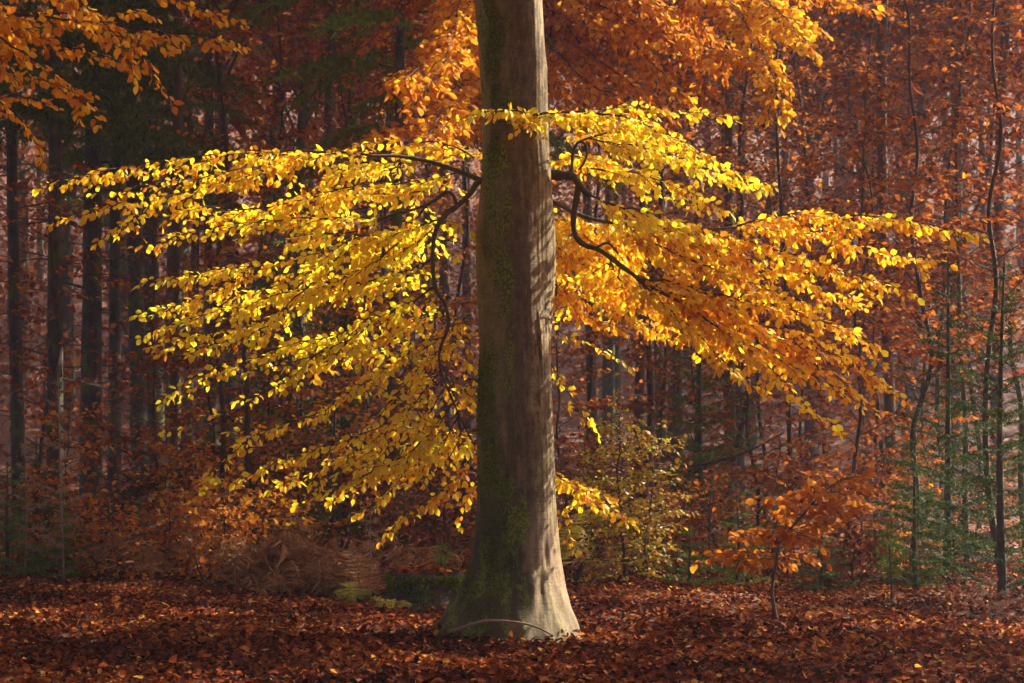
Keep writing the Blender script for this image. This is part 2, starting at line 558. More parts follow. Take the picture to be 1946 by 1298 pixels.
TRUNK = trunk_material()
FLOOR = floor_material()

# ------------------------------------------------------------------ the forest floor
xs = np.concatenate([np.linspace(-140, -14, 40), np.linspace(-12, 12, 101), np.linspace(14, 140, 40)])
ys = np.concatenate([np.linspace(-40, 6, 16), np.linspace(7, 24, 80), np.linspace(25, 118, 70)])
XX, YY = np.meshgrid(xs, ys)
ZZ = gh(XX, YY)
nx_, ny_ = len(xs), len(ys)
ii, jj = np.meshgrid(np.arange(nx_ - 1), np.arange(ny_ - 1))
a_ = (jj * nx_ + ii).ravel()
floor = link('forest_floor', raw_mesh('forest_floor', np.stack([XX, YY, ZZ], -1).reshape(-1, 3), [np.stack([a_, a_ + 1, a_ + nx_ + 1, a_ + nx_], -1)], FLOOR))
floor['kind'] = 'structure'
floor['label'] = 'brown forest floor rising to a leaf covered slope'

rng = np.random.default_rng(5)


def litter(n, x0, x1, y0, y1, size, tilt, lift, seed):
    rng = np.random.default_rng(seed)
    x = rng.uniform(x0, x1, n)
    y = rng.uniform(y0, y1, n)
    x = x * y / y1
    ok = ((x - .028) / .30) ** 2 + ((y - 14) / .30) ** 2 > 1
    bald = np.sin(x * 2.1 + 1.3 * np.sin(y * 1.7)) * np.sin(y * 2.9 + x * .8) + .5 * np.sin(x * 5.3 + y * 3.7)
    ok &= rng.random(n) < np.clip(1.25 - .75 * np.clip(bald - .35, 0, 1), .3, 1)
    x, y = x[ok], y[ok]
    n = len(x)
    hug = .075 * np.exp(-((np.hypot(x - .028, y - 14) - .38) / .16) ** 2)
    z = gh(x, y) + rng.uniform(.0, 1, n) ** 1.5 * lift + .008 + hug * rng.random(n)
    az = rng.uniform(0, 2 * np.pi, n)
    N = norm(np.stack([rng.normal(0, tilt, n), rng.normal(-.08, tilt, n), np.ones(n)], -1))
    A = np.stack([np.cos(az), np.sin(az), rng.normal(0, .25, n)], -1)
    A = norm(A - N * (A * N).sum(1, keepdims=True))
    patch = .12 * np.sin(x * 1.9 + y * 2.3) + .10 * np.sin(x * .8 - y * 3.1 + 2) + .08 * np.sin(x * 5 + 1) * np.sin(y * 4)
    t = np.clip(rng.normal(.46, .25, n) + patch, 0, 1)
    return [np.stack([x, y, z], -1), A, N, size * rng.uniform(.55, 1.15, n), t]


near = litter(86000, -6.2, 6.2, 10.2, 21.5, .060, .42, .045, 11)
order = np.argsort(np.linalg.norm(near[0] - np.array([0, 0, EYE]), axis=1) - 6.0 * (near[0][:, 2] - gh(near[0][:, 0], near[0][:, 1])) / .045
                   + np.where(np.abs(near[0][:, 0]) > .27 * near[0][:, 1], 50, 0) + np.where(near[0][:, 1] < 11.3, 50, 0))
pick, rest = order[:300], order[300:]
close = near[0][rest][:, 1] < 15.2
lit = leaf_obj('leaf_litter', [q[rest[close]] for q in near], LEAF_MID, LITTER, None, rng, curl=.34)
lit2 = leaf_obj('leaf_litter', [q[rest[~close]] for q in near], LEAF_LO, LITTER, None, rng, curl=.3)
lit2['label'] = 'fallen leaves on the ground behind and beside the great trunk'
lit2['category'] = 'leaf litter'
lit['label'] = 'carpet of red brown fallen beech leaves over the foreground'
lit['category'] = 'leaf litter'
far_l = litter(26000, -14, 14, 20.5, 48, .13, .3, .03, 12)
fl = leaf_obj('leaf_litter', far_l, LEAF_LO, LITTER, None, rng, curl=.15)
fl['label'] = 'distant fallen leaves strewn between the background trunks'
fl['category'] = 'leaf litter'


def leaf_pool(mat, tints, seed, curl=.2, name='leaf'):
    rng = np.random.default_rng(seed)
    out = []
    for t in tints:
        V, F, T = leaf_geo(np.zeros((1, 3)), np.array([[1.0, 0, 0]]), np.array([[0, 0, 1.0]]), np.ones(1), np.array([t]), LEAF_HI, rng, curl=curl)
        out.append((t, raw_mesh(name, V, [F], mat, T)))
    return out


from mathutils import Matrix


def place_leaves(data, pool, parent, name='leaf', off=(0, 0, 0)):
    p, a, n, s, t = data
    tv = np.array([q[0] for q in pool])
    a = norm(a)
    sd = norm(np.cross(n, a))
    n = np.cross(a, sd)
    for i in range(len(p)):
        k = np.argsort(np.abs(tv - t[i]))[i % 2]
        o = bpy.data.objects.new(name, pool[k][1])
        COL.objects.link(o)
        o.parent = parent
        M = Matrix(((a[i, 0] * s[i], sd[i, 0] * s[i], n[i, 0] * s[i], p[i, 0] - off[0]),
                    (a[i, 1] * s[i], sd[i, 1] * s[i], n[i, 1] * s[i], p[i, 1] - off[1]),
                    (a[i, 2] * s[i], sd[i, 2] * s[i], n[i, 2] * s[i], p[i, 2] - off[2]), (0, 0, 0, 1)))
        o.matrix_local = M


place_leaves([q[pick] for q in near], leaf_pool(LITTER, np.linspace(0.02, .98, 14), 3, .3, 'fallen_leaf'), floor, 'fallen_leaf')

# ------------------------------------------------------------------ the great beech in the middle
BX, BY = .028, 14.0
beech = thing('beech_tree', 'large mossy beech trunk in the centre with spreading sunlit golden boughs', 'tree', (BX, BY, 0))
OFF = np.array([BX, BY, 0.0])

tab = np.array([(0, 900.5, 1034), (193, 914, 1038), (300, 915, 1044), (330, 915, 1047), (424, 909.5, 1051), (500, 911, 1051), (630, 911.5, 1050), (720, 910, 1050), (811, 907.5, 1051.5),
                (900, 904.5, 1056), (940, 903, 1057.5), (1000, 898, 1060), (1048, 893, 1062.5), (1080, 887, 1065), (1102, 880, 1068), (1120, 873, 1072), (1137, 863, 1078), (1152, 853, 1082), (1163, 846, 1086), (1175, 838, 1091), (1190, 828, 1097), (1215, 814, 1106)])
tz = EYE + (HORIZON - tab[:, 0]) / 250.0
tl_, tr_ = (tab[:, 1] - 973) / 250 - BX, (tab[:, 2] - 973) / 250 - BX
o_ = np.argsort(tz)
tz, tl_, tr_ = tz[o_], tl_[o_], tr_[o_]
zt = np.concatenate([np.arange(-.07, 5.4, .018), np.linspace(5.45, 17, 60)])
lft = np.interp(zt, tz, tl_)
rgt = np.interp(zt, tz, tr_)
up = np.clip((zt - 4.8) / 12.2, 0, 1)
cx = (lft + rgt) / 2
R0 = (rgt - lft) / 2
R0 = np.where(zt > 4.8, R0 * (1 - .72 * up), R0)
mid_r = np.interp(zt, tz, np.minimum((tr_ - tl_) / 2, .30 + .0 * tz))
NT = 200
th = np.linspace(0, 2 * np.pi, NT, endpoint=False)
TH, ZR = np.meshgrid(th, zt)
flare = np.clip(R0[:, None] / .295 - 1, 0, None)
lob = .55 + .45 * (np.maximum(0, np.cos(TH - np.pi)) ** 3 + np.maximum(0, np.cos(TH - .05)) ** 4 + np.maximum(0, np.cos(TH - 4.45)) ** 3 * .9 + np.maximum(0, np.cos(TH - 5.35)) ** 8 * .5 + np.maximum(0, np.cos(TH - 1.4)) ** 4) / 1.0
Rr = np.minimum(R0, .295 * (1 - .72 * up))[:, None] * (1 + flare * np.clip(lob, 0, 1.02))
trn = np.random.default_rng(9)
disp = np.zeros_like(TH)
for k in range(34):
    kt = trn.integers(1, 5); kz = trn.uniform(.5, 5.5); ph = trn.uniform(0, 6.3, 2)
    disp += trn.normal(0, .0026) * np.sin(kt * TH + ph[0]) * np.sin(kz * ZR + ph[1])
for k in range(40):
    kt = trn.integers(10, 50); kz = trn.uniform(.3, 9); ph = trn.uniform(0, 6.3, 2)
    disp += trn.normal(0, .00018) * np.sin(kt * TH + ph[0] + .5 * np.sin(kz * ZR)) * (1 + np.sin(kz * ZR + ph[1]))
low = np.clip(1 - ZR / 1.2, 0, 1)
for k in range(26):
    kt = trn.integers(5, 26); kz = trn.uniform(4, 22); ph = trn.uniform(0, 6.3, 2)
    disp += low * trn.normal(0, .0018) * np.sin(kt * TH + ph[0]) * np.sin(kz * ZR + ph[1])


def bump_at(px, py, wx, wz, h):
    x = (px - 973) / 250 - BX
    z = EYE + (HORIZON - py) / 250
    Rz = np.interp(z, zt, R0); c = np.interp(z, zt, cx)
    t0 = -math.acos(np.clip((x - c) / Rz, -1, 1)) % (2 * np.pi)
    dt = (TH - t0 + np.pi) % (2 * np.pi) - np.pi
    return h * np.exp(-(dt * Rz / wx) ** 2 - ((ZR - z) / wz) ** 2)


for args in ((1010, 1100, .06, .08, .022), (985, 1045, .05, .10, .008), (1000, 465, .05, .02, .008), (1005, 225, .08, .03, .010), (960, 232, .05, .04, -.008), (925, 470, .05, .08, .012),
             (1040, 130, .05, .06, .010), (1030, 1130, .03, .10, -.012), (940, 1120, .06, .12, .012), (1047, 1060, .03, .1, .008), (960, 640, .08, .1, .006)):
    disp += bump_at(*args)
# the long crack on the sunlit side
zc = (EYE + (HORIZON - 590) / 250, EYE + (HORIZON - 742) / 250)
xc = (1019 + (EYE + (HORIZON - 590) / 250 - ZR) / .608 * 9 - 973) / 250 - BX
tcr = -np.arccos(np.clip((xc - cx[:, None]) / R0[:, None], -1, 1)) % (2 * np.pi)
dcr = (TH - tcr) * R0[:, None]
inz = np.clip((zc[0] - ZR) / .1, 0, 1) * np.clip((ZR - zc[1]) / .1, 0, 1)
disp -= .014 * np.exp(-(dcr / .0065) ** 2) * inz
disp += .007 * np.exp(-((dcr - .016) / .012) ** 2) * inz
Rr = Rr + disp
Vt = np.stack([cx[:, None] + Rr * np.cos(TH), Rr * np.sin(TH), ZR], -1)
nr = len(zt)
i_ = np.arange(nr - 1)[:, None] * NT
j_ = np.arange(NT)[None]
Ft = np.stack([i_ + j_, i_ + (j_ + 1) % NT, i_ + NT + (j_ + 1) % NT, i_ + NT + j_], -1).reshape(-1, 4)
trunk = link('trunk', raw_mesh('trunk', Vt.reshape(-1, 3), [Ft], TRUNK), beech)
mr = np.random.default_rng(14)
nm = 60000
iz = mr.integers(0, 292, nm); it = mr.integers(int(NT * .46), int(NT * .80), nm)
mp_, mn_ = Vt[iz, it], np.stack([np.cos(th[it]), np.sin(th[it]), np.full(nm, .15)], -1)
pxm = (mp_[:, 0] + BX) * 250 + 973
zz_ = mp_[:, 2]
nzv = np.zeros(nm)
for k in range(22):
    w = mr.uniform(3, 30); ph = mr.uniform(0, 6.3, 2)
    nzv += np.sin(w * mp_[:, 0] * 1.3 + ph[0] + .8 * np.sin(w * zz_ * .3)) * np.sin(w * zz_ * .45 + ph[1]) * (8 / (w + 6))
nzv /= nzv.std()
want = 1.45 * np.exp(-((pxm - 932 - 14 * np.sin(zz_ * 2)) / 17) ** 2) + .95 * np.clip(1.7 - zz_, 0, 1) * np.exp(-((pxm - 930) / 45) ** 2) + 1.2 * np.clip(.55 - zz_, 0, .5) * (pxm < 925)
ok = (nzv * .55 + want > 1.05 + mr.normal(0, .12, nm))
mp_, mn_ = mp_[ok], mn_[ok]
nm = len(mp_)
leaf_obj('moss', [mp_ - mn_ * .002, norm(mn_ * .8 + mr.normal(0, .6, (nm, 3)) - UP * .35), norm(mn_ + mr.normal(0, .5, (nm, 3))), mr.uniform(.007, .018, nm), np.clip(mr.normal(.5, .22, nm), 0, 1)], LEAF_LO, MOSS, beech, mr)
trunk['label'] = 'thick grey brown beech trunk with green moss on its left side'

for k, (a0, ln, r_) in enumerate(((3.25, .40, .085), (4.05, .24, .07), (6.2, .16, .06), (1.2, .4, .08), (3.65, .2, .05))):
    u = np.array([math.cos(a0), math.sin(a0), 0])
    W = Wood()
    rp = smooth([u * .24 + UP * .22, u * .31 + UP * .09, u * (.36 + ln * .25) + UP * .015, u * (.34 + ln * .75) - UP * .03 + np.array([.03 * math.sin(k * 2), .02, 0]), u * (.36 + ln * 1.2) - UP * .10], .03)
    W.tube(rp, np.interp(np.linspace(0, 1, len(rp)), [0, .3, 1], [r_ * .9, r_, r_ * .35]) * (1 + .08 * np.sin(np.linspace(0, 20, len(rp)) + k)), 14, rough=.05, rng=np.random.default_rng(k))
    wood_obj('root', W, TRUNK, beech)
ML = Leaves()
mrng = np.random.default_rng(21)


def lean_out(q):
    """upper boughs reach towards the viewer, lower ones away from him, more so the farther out they get"""
    px, py, d = q
    z = EYE + (HORIZON - py) / 250.0
    w = np.clip((abs(px - 980) - 70) / 260.0, 0, 1)
    return P(px, py, d - w * (z - 2.5) * .55)


def bare(pts, r0, r1, name='branch', seed=0, sides=10):
    W = Wood()
    p = smooth([lean_out(q) for q in pts], .03)
    rr = np.random.default_rng(seed + 100)
    n = len(p)
    k = np.linspace(0, 1, n)
    rad = r0 + (r1 - r0) * k ** .8
    rad = rad * (1 + .07 * np.sin(k * 31 + seed) + .05 * np.sin(k * 67 + seed * 2))
    W.tube(p, rad, sides, rough=.05, rng=rr)
    return wood_obj(name, W, LIMB, beech, OFF)


# bare limbs (px, py, metres from the eye)
bare([(935, 350, 14.0), (910, 345, 13.95), (893, 368, 13.9), (868, 392, 13.85), (845, 410, 13.8), (828, 440, 13.78), (822, 490, 13.76), (827, 545, 13.76), (846, 580, 13.78), (852, 620, 13.8), (836, 665, 13.82), (838, 705, 13.85), (862, 765, 13.9), (885, 815, 13.98), (903, 848, 14.05)], .025, .006, seed=1)
bare([(868, 392, 13.85), (862, 372, 13.86), (848, 365, 13.88), (820, 385, 13.9), (780, 400, 13.95), (740, 410, 14.0), (690, 435, 14.05), (650, 443, 14.1), (560, 445, 14.15)], .014, .005, seed=2)
bare([(912, 342, 14.0), (893, 334, 14.05), (860, 322, 14.1), (820, 308, 14.15), (760, 297, 14.2), (700, 296, 14.2)], .022, .010, seed=3)
bare([(1020, 332, 14.1), (1060, 333, 14.05), (1090, 336, 14.0), (1100, 350, 13.97), (1112, 364, 13.95), (1122, 371, 13.93)], .052, .022, seed=4, sides=12)
bare([(1100, 350, 13.97), (1096, 378, 13.95), (1091, 405, 13.94), (1090, 430, 13.93), (1096, 452, 13.92), (1112, 466, 13.92), (1132, 472, 13.92), (1150, 482, 13.93), (1180, 505, 13.95), (1215, 530, 13.98), (1250, 552, 14.0), (1300, 578, 14.0), (1340, 605, 14.0)], .027, .011, seed=5)
bare([(1086, 334, 14.02), (1087, 310, 14.05), (1090, 285, 14.08), (1100, 270, 14.1), (1113, 275, 14.1), (1115, 295, 14.1), (1108, 312, 14.08), (1100, 322, 14.05)], .012, .009, seed=6)
bare([(1100, 270, 14.1), (1120, 262, 14.15), (1160, 252, 14.2), (1230, 250, 14.25)], .009, .005, seed=7)
bare([(1030, 375, 14.25), (1060, 388, 14.3), (1100, 408, 14.3), (1150, 421, 14.3), (1220, 428, 14.3), (1270, 437, 14.3), (1330, 438, 14.3), (1400, 432, 14.35)], .019, .011, seed=8)
bare([(1132, 472, 13.92), (1150, 462, 13.9), (1160, 465, 13.88), (1175, 482, 13.86)], .011, .007, seed=9)

Y, YO, AM, OR = (.70, .14), (.62, .15), (.54, .15), (.43, .15)
LG = (.80, .12)
boughs = [
    # left side, from the top down
    ([(700, 296, 14.2), (580, 288, 14.3), (450, 292, 14.3), (330, 301, 14.3), (220, 318, 14.2), (105, 343, 14.1)], .010, .003, dict(tint=YO, gap=.050, tl=(.2, .42), droop=.42)),
    ([(800, 305, 14.3), (700, 306, 14.6), (600, 296, 14.8), (500, 287, 14.9)], .008, .003, dict(tint=Y, gap=.055, tl=(.2, .45), droop=.4)),
    ([(600, 296, 14.3), (480, 330, 14.4), (360, 365, 14.4), (240, 385, 14.3), (125, 412, 14.2)], .007, .003, dict(tint=YO, gap=.06, tl=(.18, .36), droop=.35)),
    ([(520, 292, 14.3), (430, 325, 14.0), (330, 345, 13.9), (200, 362, 13.8)], .006, .003, dict(tint=YO, gap=.07, tl=(.15, .32), droop=.35)),
    ([(880, 330, 14.25), (820, 340, 14.5), (740, 350, 14.7), (640, 362, 14.8), (560, 372, 14.9)], .008, .003, dict(tint=Y, gap=.055, tl=(.22, .5))),
    ([(900, 300, 14.4), (850, 275, 14.8), (780, 268, 15.1), (690, 272, 15.2)], .008, .003, dict(tint=YO, gap=.06, tl=(.22, .45))),
    ([(740, 410, 14.0), (640, 405, 14.2), (540, 412, 14.3), (440, 425, 14.3), (350, 445, 14.3), (290, 462, 14.3)], .007, .003, dict(tint=Y, gap=.06, tl=(.2, .4))),
    ([(820, 385, 14.0), (760, 430, 14.3), (680, 470, 14.4), (580, 485, 14.5), (480, 500, 14.5), (380, 515, 14.4), (300, 528, 14.3)], .008, .003, dict(tint=LG, gap=.055, tl=(.22, .46))),
    ([(845, 410, 13.8), (790, 440, 14.2), (720, 455, 14.5), (640, 450, 14.7), (560, 455, 14.8)], .007, .003, dict(tint=LG, gap=.055, tl=(.22, .45))),
    ([(823, 490, 13.76), (770, 510, 14.0), (700, 535, 14.2), (600, 545, 14.3), (500, 565, 14.3), (400, 590, 14.3), (300, 622, 14.2)], .008, .003, dict(tint=LG, gap=.052, tl=(.22, .46))),
    ([(690, 435, 14.05), (640, 490, 14.0), (570, 560, 13.9), (500, 620, 13.9), (420, 650, 13.9), (340, 665, 13.9)], .008, .003, dict(tint=Y, gap=.065, tl=(.2, .42))),
    ([(827, 545, 13.76), (780, 580, 13.9), (720, 600, 14.0), (640, 640, 14.0), (560, 655, 14.0), (470, 680, 14.0), (390, 705, 13.9), (325, 745, 13.9)], .008, .003, dict(tint=LG, gap=.055, tl=(.2, .42))),
    ([(700, 620, 14.0), (640, 660, 13.8), (560, 690, 13.7), (500, 700, 13.6)], .006, .003, dict(tint=LG, gap=.06, tl=(.18, .36))),
    ([(846, 640, 13.8), (800, 660, 13.8), (740, 690, 13.8), (680, 740, 13.8), (620, 780, 13.8)], .006, .003, dict(tint=Y, gap=.06, tl=(.18, .4))),
    ([(890, 640, 14.4), (850, 660, 14.4), (800, 690, 14.3), (760, 740, 14.2), (720, 790, 14.1)], .006, .003, dict(tint=Y, gap=.07, tl=(.18, .38))),
    ([(838, 705, 13.85), (860, 730, 14.0), (880, 760, 14.2)], .004, .002, dict(tint=YO, gap=.07, tl=(.18, .3))),
    ([(620, 780, 13.8), (540, 805, 13.8), (470, 840, 13.7), (400, 905, 13.7), (375, 935, 13.7)], .005, .0025, dict(tint=YO, gap=.085, tl=(.15, .3))),
    ([(838, 700, 13.85), (790, 770, 13.8), (740, 810, 13.7), (680, 830, 13.7), (600, 850, 13.7), (520, 880, 13.7), (470, 905, 13.7)], .006, .003, dict(tint=Y, gap=.065, tl=(.18, .38))),
    ([(862, 765, 13.9), (820, 820, 13.8), (770, 860, 13.7), (700, 895, 13.7), (640, 920, 13.7), (585, 945, 13.7)], .006, .003, dict(tint=Y, gap=.055, tl=(.18, .4))),
    ([(885, 815, 13.98), (850, 870, 14.3), (800, 900, 14.3), (740, 930, 14.2), (700, 965, 14.1)], .005, .003, dict(tint=YO, gap=.06, tl=(.18, .36))),
    ([(903, 850, 14.4), (880, 900, 14.4), (840, 930, 14.3), (790, 965, 14.2), (740, 1010, 14.1)], .005, .003, dict(tint=AM, gap=.065, tl=(.16, .34))),
    ([(915, 900, 14.5), (895, 940, 14.45), (880, 985, 14.4)], .004, .002, dict(tint=AM, gap=.06, tl=(.12, .25))),
    ([(820, 830, 13.8), (800, 790, 13.6), (770, 760, 13.5), (730, 740, 13.4)], .004, .002, dict(tint=LG, gap=.08, tl=(.15, .3))),
    ([(850, 600, 13.8), (870, 640, 14.3), (890, 690, 14.4), (900, 740, 14.5)], .004, .002, dict(tint=YO, gap=.07, tl=(.15, .3))),
    ([(480, 500, 14.5), (420, 545, 14.5), (350, 575, 14.5), (290, 590, 14.5)], .005, .002, dict(tint=YO, gap=.07, tl=(.18, .35))),
    ([(500, 850, 13.8), (440, 790, 14.2), (390, 790, 14.2), (330, 815, 14.2)], .004, .002, dict(tint=YO, gap=.1, tl=(.14, .26))),
    # front bough crossing the trunk, and the upper right sheet
    ([(985, 228, 13.72), (990, 212, 13.45), (960, 210, 13.3), (925, 212, 13.25), (890, 220, 13.25)], .008, .002, dict(tint=Y, gap=.026, tl=(.12, .26), droop=.1, cam=.15)),
    ([(1000, 222, 13.7), (1045, 215, 13.4), (1120, 218, 13.4), (1200, 232, 13.5), (1280, 262, 13.6), (1360, 308, 13.7), (1435, 345, 13.8)], .010, .003, dict(tint=Y, gap=.045, tl=(.2, .42), droop=.25, cam=.3)),
    ([(1100, 214, 13.4), (1180, 204, 13.9), (1260, 208, 14.2), (1375, 220, 14.4)], .006, .002, dict(tint=Y, gap=.055, tl=(.15, .34), droop=.15, cam=.3)),
    ([(1120, 262, 14.15), (1200, 275, 14.2), (1290, 295, 14.2), (1370, 325, 14.2), (1425, 345, 14.2)], .007, .002, dict(tint=LG, gap=.05, tl=(.18, .38), cam=.4)),
    ([(1085, 300, 14.1), (1130, 305, 14.6), (1190, 320, 14.9), (1260, 345, 15.1)], .006, .002, dict(tint=YO, gap=.055, tl=(.2, .4))),
    # right side
    ([(1400, 432, 14.35), (1480, 415, 14.3), (1560, 408, 14.2), (1650, 412, 14.1), (1740, 424, 14.0), (1838, 441, 13.9)], .009, .0025, dict(tint=AM, gap=.05, tl=(.2, .42), droop=.4)),
    ([(1330, 438, 14.3), (1430, 462, 14.2), (1530, 490, 14.1), (1620, 515, 14.0), (1712, 548, 13.9)], .007, .0025, dict(tint=AM, gap=.052, tl=(.2, .42))),
    ([(1122, 371, 13.93), (1170, 392, 14.0), (1230, 402, 14.1), (1300, 425, 14.2), (1370, 460, 14.3)], .009, .003, dict(tint=Y, gap=.042, tl=(.22, .45))),
    ([(1100, 408, 14.3), (1150, 440, 14.5), (1220, 460, 14.6), (1300, 490, 14.6), (1380, 530, 14.6)], .007, .003, dict(tint=YO, gap=.045, tl=(.22, .48))),
    ([(1062, 400, 14.4), (1090, 450, 14.6), (1130, 500, 14.7), (1190, 540, 14.7), (1260, 580, 14.7)], .007, .003, dict(tint=YO, gap=.045, tl=(.22, .48))),
    ([(1060, 470, 14.5), (1090, 520, 14.7), (1130, 560, 14.8), (1190, 600, 14.8), (1250, 630, 14.8)], .006, .003, dict(tint=AM, gap=.05, tl=(.22, .45))),
    ([(1055, 540, 14.5), (1080, 575, 14.7), (1130, 605, 14.8), (1180, 620, 14.8)], .005, .003, dict(tint=OR, gap=.05, tl=(.2, .38))),
    ([(1340, 605, 14.0), (1400, 650, 14.0), (1460, 700, 13.95), (1520, 755, 13.9), (1580, 802, 13.85)], .010, .0025, dict(tint=YO, gap=.05, tl=(.16, .34))),
    ([(1215, 530, 13.98), (1300, 545, 14.1), (1400, 570, 14.1), (1500, 590, 14.1), (1600, 625, 14.0), (1645, 645, 14.0)], .008, .003, dict(tint=AM, gap=.048, tl=(.2, .44))),
    ([(1250, 552, 14.0), (1330, 575, 14.2), (1420, 615, 14.3), (1510, 655, 14.3), (1600, 690, 14.3), (1700, 745, 14.2)], .008, .003, dict(tint=OR, gap=.048, tl=(.2, .44))),
    ([(1200, 520, 13.95), (1260, 580, 13.8), (1320, 640, 13.7), (1370, 685, 13.7), (1440, 735, 13.7)], .007, .003, dict(tint=YO, gap=.05, tl=(.18, .38))),
    ([(1180, 428, 14.3), (1280, 470, 14.1), (1370, 510, 14.0), (1450, 545, 14.0), (1540, 575, 14.0)], .008, .003, dict(tint=AM, gap=.048, tl=(.2, .42))),
    ([(1160, 490, 13.93), (1220, 570, 14.3), (1290, 620, 14.4), (1360, 650, 14.5), (1450, 670, 14.5)], .007, .003, dict(tint=AM, gap=.05, tl=(.2, .44))),
    ([(1055, 628, 14.4), (1100, 642, 14.4), (1150, 665, 14.4), (1190, 690, 14.4)], .004, .002, dict(tint=LG, gap=.08, tl=(.08, .18))),
    ([(1050, 690, 14.5), (1070, 730, 14.5), (1100, 770, 14.5), (1130, 812, 14.5)], .004, .002, dict(tint=Y, gap=.085, tl=(.1, .2))),
    ([(1050, 895, 14.5), (1080, 915, 14.5), (1130, 945, 14.5), (1200, 992, 14.5)], .005, .002, dict(tint=YO, gap=.045, tl=(.15, .3))),
    ([(1052, 960, 14.5), (1070, 1000, 14.5), (1085, 1035, 14.5)], .003, .002, dict(tint=AM, gap=.07, tl=(.1, .18))),
]
def between(a, b, f):
    pa, pb = np.array(boughs[a][0], float), np.array(boughs[b][0], float)
    t = np.linspace(0, 1, 6)
    ra = np.stack([np.interp(t, np.linspace(0, 1, len(pa)), pa[:, k]) for k in range(3)], -1)
    rb = np.stack([np.interp(t, np.linspace(0, 1, len(pb)), pb[:, k]) for k in range(3)], -1)
    m = ra * (1 - f) + rb * f
    m[1:, :2] += mrng.normal(0, 10, (5, 2))
    m[:, 2] += .25
    ta, tb = boughs[a][3]['tint'], boughs[b][3]['tint']
    return ([tuple(q) for q in m], .006, .0025, dict(tint=((ta[0] + tb[0]) / 2, .14), gap=.062, tl=(.2, .44)))


for k, dd in ((30, .5), (34, .9), (35, 1.0), (36, 1.0), (37, 1.0), (43, .8)):
    pp, a_r, b_r, kw = boughs[k]
    boughs[k] = ([(q[0], q[1], q[2] + dd * min(1, i / 1.5 + .3)) for i, q in enumerate(pp)], a_r, b_r, kw)
boughs += [between(*q) for q in ((2, 6, .5), (7, 9, .5), (9, 10, .5), (11, 13, .5), (17, 18, .5), (18, 19, .5), (4, 6, .4),
                                 (31, 32, .5), (32, 42, .5), (33, 42, .5), (34, 42, .5), (35, 43, .5), (39, 40, .5), (40, 41, .5), (38, 40, .6), (28, 30, .5), (29, 33, .5))]
for k, (pts, r0, r1, kw) in enumerate(boughs):
    W = Wood()
    p3 = [lean_out(q) for q in pts]
    spray(W, ML, mrng, p3, r0, r1, s0=.04, leaf=.059, lgap=.027, jit=.55, twig_r=.0034, **{'cam': .65, **kw, 'gap': kw['gap'] * (1.32 if pts[-1][0] < 900 else 1.0)})
    wood_obj('branch', W, TWIG, beech, OFF)

FLECKS = [((-.3, 14.7, 1.5), 3.0, 1.5), ((.2, 14.3, 2.9), 4.1, 1.7), ((.1, 13.8, 4.1), 3.4, 1.4), ((1.15, 17.3, 1.1), 1.2, 1.0), ((2.25, 14.75, .85), 1.0, .85), ((-2.9, 18.0, .6), 1.0, .9),  # spots to be sunlit; crown leaves in their sun path are cut away
          ((1.6, 18.0, 5.2), 2.4, 1.3), ((-.6, 15.8, 4.6), .9, .8), ((1.5, 25.0, 3.5), 3.0, 2.4), ((-2.2, 25.0, 3.5), 3.0, 2.6), ((-1.5, 20.5, 2.0), 1.6, 1.2), ((3.2, 22.0, 4.8), .8, .8)]


def gate(p):
    """below 1 inside the gaps in the canopy cut so that the sun reaches the clearing"""
    g = np.full(len(p), 99.0)
    for c, rx, ry in FLECKS:
        t = (p[:, 2] - c[2]) / SUN_DIR[2]
        g = np.minimum(g, ((p[:, 0] - SUN_DIR[0] * t - c[0]) / rx) ** 2 + ((p[:, 1] - SUN_DIR[1] * t - c[1]) / ry) ** 2)
    return g


# upper crown, mostly above the picture: it shades the floor and hangs its limbs over the clearing
ur = np.random.default_rng(77)
UL = Leaves()
for k in range(16):
    z0 = ur.uniform(6.2, 14.5)
    az = k * 2.4 + ur.uniform(-.3, .3)
    ln = ur.uniform(2.6, 4.4) * (1 - .35 * (z0 - 6) / 9)
    d = np.array([math.cos(az), math.sin(az), .25])
    p0 = np.array([BX, BY, z0])
    W = Wood()
    spray(W, UL, ur, [p0, p0 + d * ln * .4 + UP * .1, p0 + d * ln * .75 - UP * .05, p0 + d * ln - UP * .5], .05, .008, s0=.2, gap=.22, tl=(.5, 1.1), leaf=.13, lgap=.09, tint=AM, cam=0, sub=2, step=.2, twig_r=.006)
    wood_obj('branch', W, LIMB, beech, OFF)
ud = UL.cat()
uk = gate(ud[0]) > 1.0
leaf_obj('foliage', [q[uk] for q in ud], LEAF_LO, GOLD, beech, ur, OFF)

data = ML.cat()
facing = np.abs((norm(np.cross(data[2], np.cross(data[1], data[2]))) * 0 + data[2])[:, 1])
score = data[3] / data[0][:, 1] * (.4 + facing) + np.where(data[0][:, 1] < 13.95, .0012, 0) - np.where(data[3] > .062, .004, 0)
o = np.argsort(-score)
place_leaves([q[o[:300]] for q in data], leaf_pool(GOLD, np.linspace(.05, 1, 16), 4), beech, 'leaf', OFF)
leaf_obj('foliage', [q[o[300:]] for q in data], LEAF_MID, GOLD, beech, mrng, OFF)
print('beech leaves', len(o))

